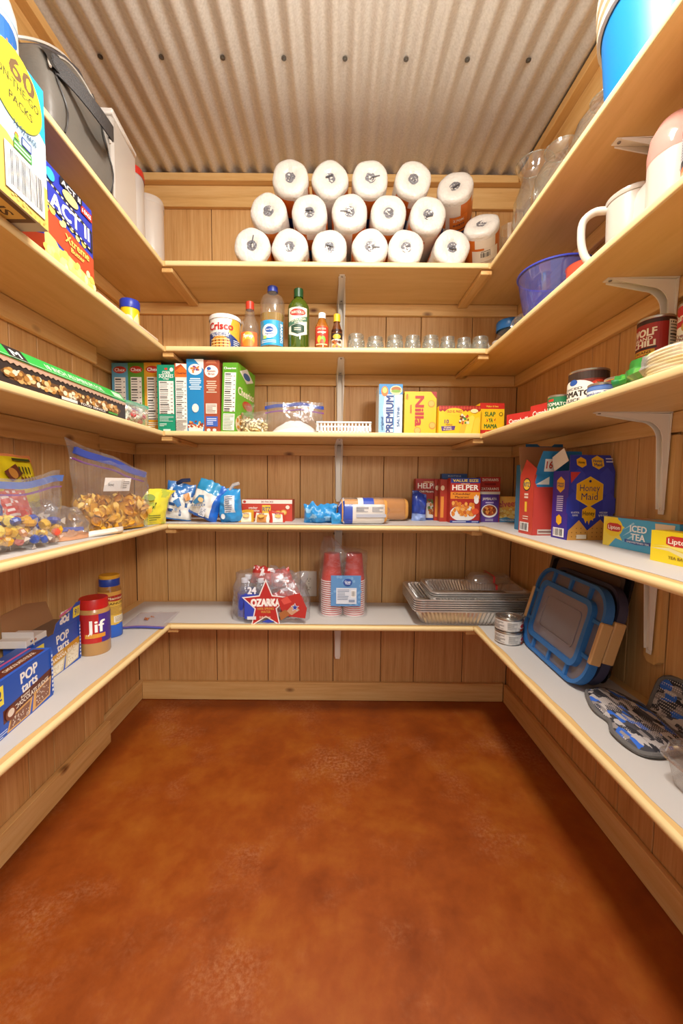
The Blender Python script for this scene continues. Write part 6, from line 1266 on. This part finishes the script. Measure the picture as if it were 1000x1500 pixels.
binlid('dark grey storage lid leaning second, behind the blue rimmed lid', .710, 1.216, Z2+.004, -15, '#3a3a52', w=.372, h=.290, gray='#3f3c48', front=False)
def sheet(label, x, y, z, w, h, rx, col, col2, dy=.0):
    o = thing('baking_tray', label, 'tray', (x, y, z), -90, rx, 0, 'baking trays'); m = flat(col, .28, coat=.5); m2 = flat(col2, .45)
    b = B(); slab(b, rrect(w/2, h/2, .025, 5), -.012, -.010, m, rrect(w/2-.014, h/2-.014, .018, 5)); slab(b, rrect(w/2-.013, h/2-.013, .018, 5), -.011, .006, m, rrect(w/2-.015, h/2-.015, .017, 5)); b.v = [(a, c, d_+h/2) for a, c, d_ in b.v]; b.build('rolled_rim', o, smooth=30)
    b = B(); b.prism([(a, c+h/2) for a, c in rrect(w/2-.015, h/2-.015, .017, 5)], .004, .006, m2); b.build('tray_base', o, smooth=0)
    return o
sheet('black baking tray with brown inside leaning nearest behind the storage lids', .742, 1.262, Z2+.004, .37, .320, -13, '#222024', '#6b5140')
sheet('black baking tray leaning closest to the right wall behind the storage lids', .764, 1.268, Z2+.004, .40, .326, -11, '#1c1a1d', '#2a211c')

# oven mitts
def weave(base='#55555c'):
    m, nt, out = newmat('mitt_cloth')
    tc = N(nt, 'ShaderNodeTexCoord'); bk = N(nt, 'ShaderNodeTexVoronoi', Scale=52.0, distance='CHEBYCHEV')
    mp = N(nt, 'ShaderNodeMapping'); mp.inputs['Scale'].default_value = (1.9, 0.75, 1.0)
    L(nt, tc.outputs['Object'], mp.inputs[0]); L(nt, mp.outputs[0], bk.inputs['Vector'])
    cr = N(nt, 'ShaderNodeValToRGB'); cr.color_ramp.interpolation = 'CONSTANT'; e_ = cr.color_ramp.elements
    e_[0].position = 0; e_[0].color = lin('#3b3a40'); e_[1].position = .24; e_[1].color = lin('#b5afac')
    for ps, c in ((.48, '#4a4a52'), (.62, '#2f66c8'), (.75, '#8f8886'), (.86, '#2b2a30')): k = e_.new(ps); k.color = lin(c)
    sp = N(nt, 'ShaderNodeSeparateColor'); L(nt, bk.outputs['Color'], sp.inputs[0]); L(nt, sp.outputs[0], cr.inputs[0])
    vo = N(nt, 'ShaderNodeTexVoronoi', Scale=190.0); vo.inputs['Randomness'].default_value = 0.0
    L(nt, tc.outputs['Object'], vo.inputs['Vector'])
    mr = N(nt, 'ShaderNodeMapRange'); mr.inputs[1].default_value = .28; mr.inputs[2].default_value = .33; mr.inputs[3].default_value = 1; mr.inputs[4].default_value = 0
    L(nt, vo.outputs['Distance'], mr.inputs[0])
    n2 = N(nt, 'ShaderNodeTexNoise', Scale=22.0, Detail=0.0); L(nt, tc.outputs['Object'], n2.inputs['Vector'])
    m2 = N(nt, 'ShaderNodeMapRange'); m2.inputs[1].default_value = .47; m2.inputs[2].default_value = .5
    L(nt, n2.outputs[0], m2.inputs[0])
    mu = N(nt, 'ShaderNodeMath', operation='MULTIPLY'); L(nt, mr.outputs[0], mu.inputs[0]); L(nt, m2.outputs[0], mu.inputs[1])
    mx = N(nt, 'ShaderNodeMixRGB'); mx.inputs[2].default_value = lin('#cfc8c4'); L(nt, mu.outputs[0], mx.inputs[0]); L(nt, cr.outputs[0], mx.inputs[1])
    b = N(nt, 'ShaderNodeBsdfPrincipled', Roughness=0.85); L(nt, mx.outputs[0], b.inputs['Base Color']); L(nt, b.outputs[0], out.inputs[0])
    return m
CLOTH = weave(); HEM = flat('#6a6765', .85, bump=.5, bscale=300, name='hem_binding')
def mitt(label, loc, rz, outline, thick, bend=None, name='oven_mitt'):
    """flat padded glove: outline in x,y, inflated upward"""
    o = thing(name, label, 'oven mitt', loc, rz, group='patterned oven mitts')
    n = len(outline); cx = sum(q[0] for q in outline)/n; cy = sum(q[1] for q in outline)/n
    def P_(q, k, zz):
        x, y = cx+(q[0]-cx)*k, cy+(q[1]-cy)*k; z = zz+.004*noise.noise(Vector((x*25, y*25, 1)))*(1 if zz > .004 else 0)
        if bend: x, y, z = bend(x, y, z)
        return (x, y, z)
    rings = [(.0, .0012), (.93, .0012), (1, thick*.35), (.95, thick*.75), (.82, thick*.95), (.6, thick), (.3, thick*1.02), (.02, thick)]
    b = B(); b.loft([[P_(q, k, z) for q in outline] for k, z in rings[1:]], CLOTH); b.build('mitt_body', o, smooth=60)
    b = B(); b.tube([P_(q, 1.0, thick*.38) for q in outline], .0058, HEM, 7, True); b.build('hem', o)
    return o
def spline(pts, per=5):
    out = []; n = len(pts)
    for i in range(n):
        p0, p1, p2, p3 = [Vector(pts[(i+k-1) % n]) for k in range(4)]
        for j in range(per):
            q = j/per; out.append(tuple(.5*((2*p1)+(-p0+p2)*q+(2*p0-5*p1+4*p2-p3)*q*q+(-p0+3*p1-3*p2+p3)*q**3)))
    return out
mitt('blue and grey patterned oven mitt lying flat with its thumb toward the shelf edge', (.690, .905, Z2), 0, spline([(.075, .115), (.035, .150), (-.005, .135), (-.030, .085), (-.042, .045), (-.038, .0), (-.060, -.045), (-.058, -.095), (-.035, -.120), (.015, -.115), (.060, -.100), (.080, -.03), (.088, .05)]), .020)
def bendup(x, y, z):
    L0 = .0
    if x > L0: a = min(1.25, (x-L0)/.03*1.25); xr = max(0, x-L0-.03); return (L0+.012*math.sin(a)/1.25*2+xr*math.cos(1.25), y, z+.009*(1-math.cos(a))+xr*math.sin(1.25))
    return (x, y, z)
mitt('second patterned oven mitt folded up against the right wall behind the flat one', (.795, .885, Z2+.001), 8, spline([(.115, .06), (.06, .085), (.0, .075), (-.02, .03), (-.02, -.04), (.0, -.10), (.06, -.12), (.115, -.10)]), .010, bendup)
o = thing('clear_clamshell', 'clear fluted plastic food box with something purple inside', 'box', (.705, .640, Z2), -88)
def rr3(hw, hd, zz, amp=0, n=64): return [((hw+(amp if i % 2 else 0))*math.copysign(abs(math.cos(a))**.28, math.cos(a)), (hd+(amp if i % 2 else 0))*math.copysign(abs(math.sin(a))**.28, math.sin(a)), zz) for i, a in enumerate([2*PI*(i+.5)/n for i in range(n)])]
b = B(); b.loft([rr3(.085, .060, .001), rr3(.088, .063, .004), rr3(.094, .069, .045, .002), rr3(.096, .071, .052), rr3(.106, .081, .053), rr3(.106, .081, .057), rr3(.100, .075, .059), rr3(.096, .071, .078), rr3(.090, .066, .082)], CLD, cap=True); b.build('box_shell', o, smooth=30)
scatter('purple_contents', o, 60, (-.06, .06, -.04, .04, .010, .035), .020, ['#5a5478', '#463f66', '#716a90'], 11, 'nugget')

# ---- wall outlet
o = thing('wall_outlet', 'white duplex outlet plate on the back wall between water pack and cups', 'outlet', (-.122, D-.0006, .568))
OW = flat('#ece4d6', .4)
b = B(); b.box(-.0375, .0375, -.006, 0, -.061, .061, OW, .0025); b.build('cover_plate', o, smooth=0)
for sz in (-1, 1):
    b = B(); b.prism([(.0165*math.copysign(abs(math.cos(a))**.7, math.cos(a)), sz*.0205+.0145*math.sin(a)) for a in [2*PI*i/24 for i in range(24)]], -.0078, -.006, flat('#e6ddcd', .35)); q = b.build('receptacle', o, smooth=0)
    for x_, w_, h_, z_ in ((-.006, .0022, .008, .003), (.006, .0022, .0065, .003), (0, .004, .004, -.007)):
        b = B(); b.box(x_-w_/2, x_+w_/2, -.0081, -.0077, sz*.0205+z_-h_/2, sz*.0205+z_+h_/2, flat('#5a4a3a', .6)); b.build('slot', q, smooth=0)
b = B(); b.lathe([(.0001, .0012), (.003, .0008), (.0034, 0)], flat('#c9c0b2', .35, .5), 12, M4(0, -.006, 0, 0, 90)); b.build('screw', o)
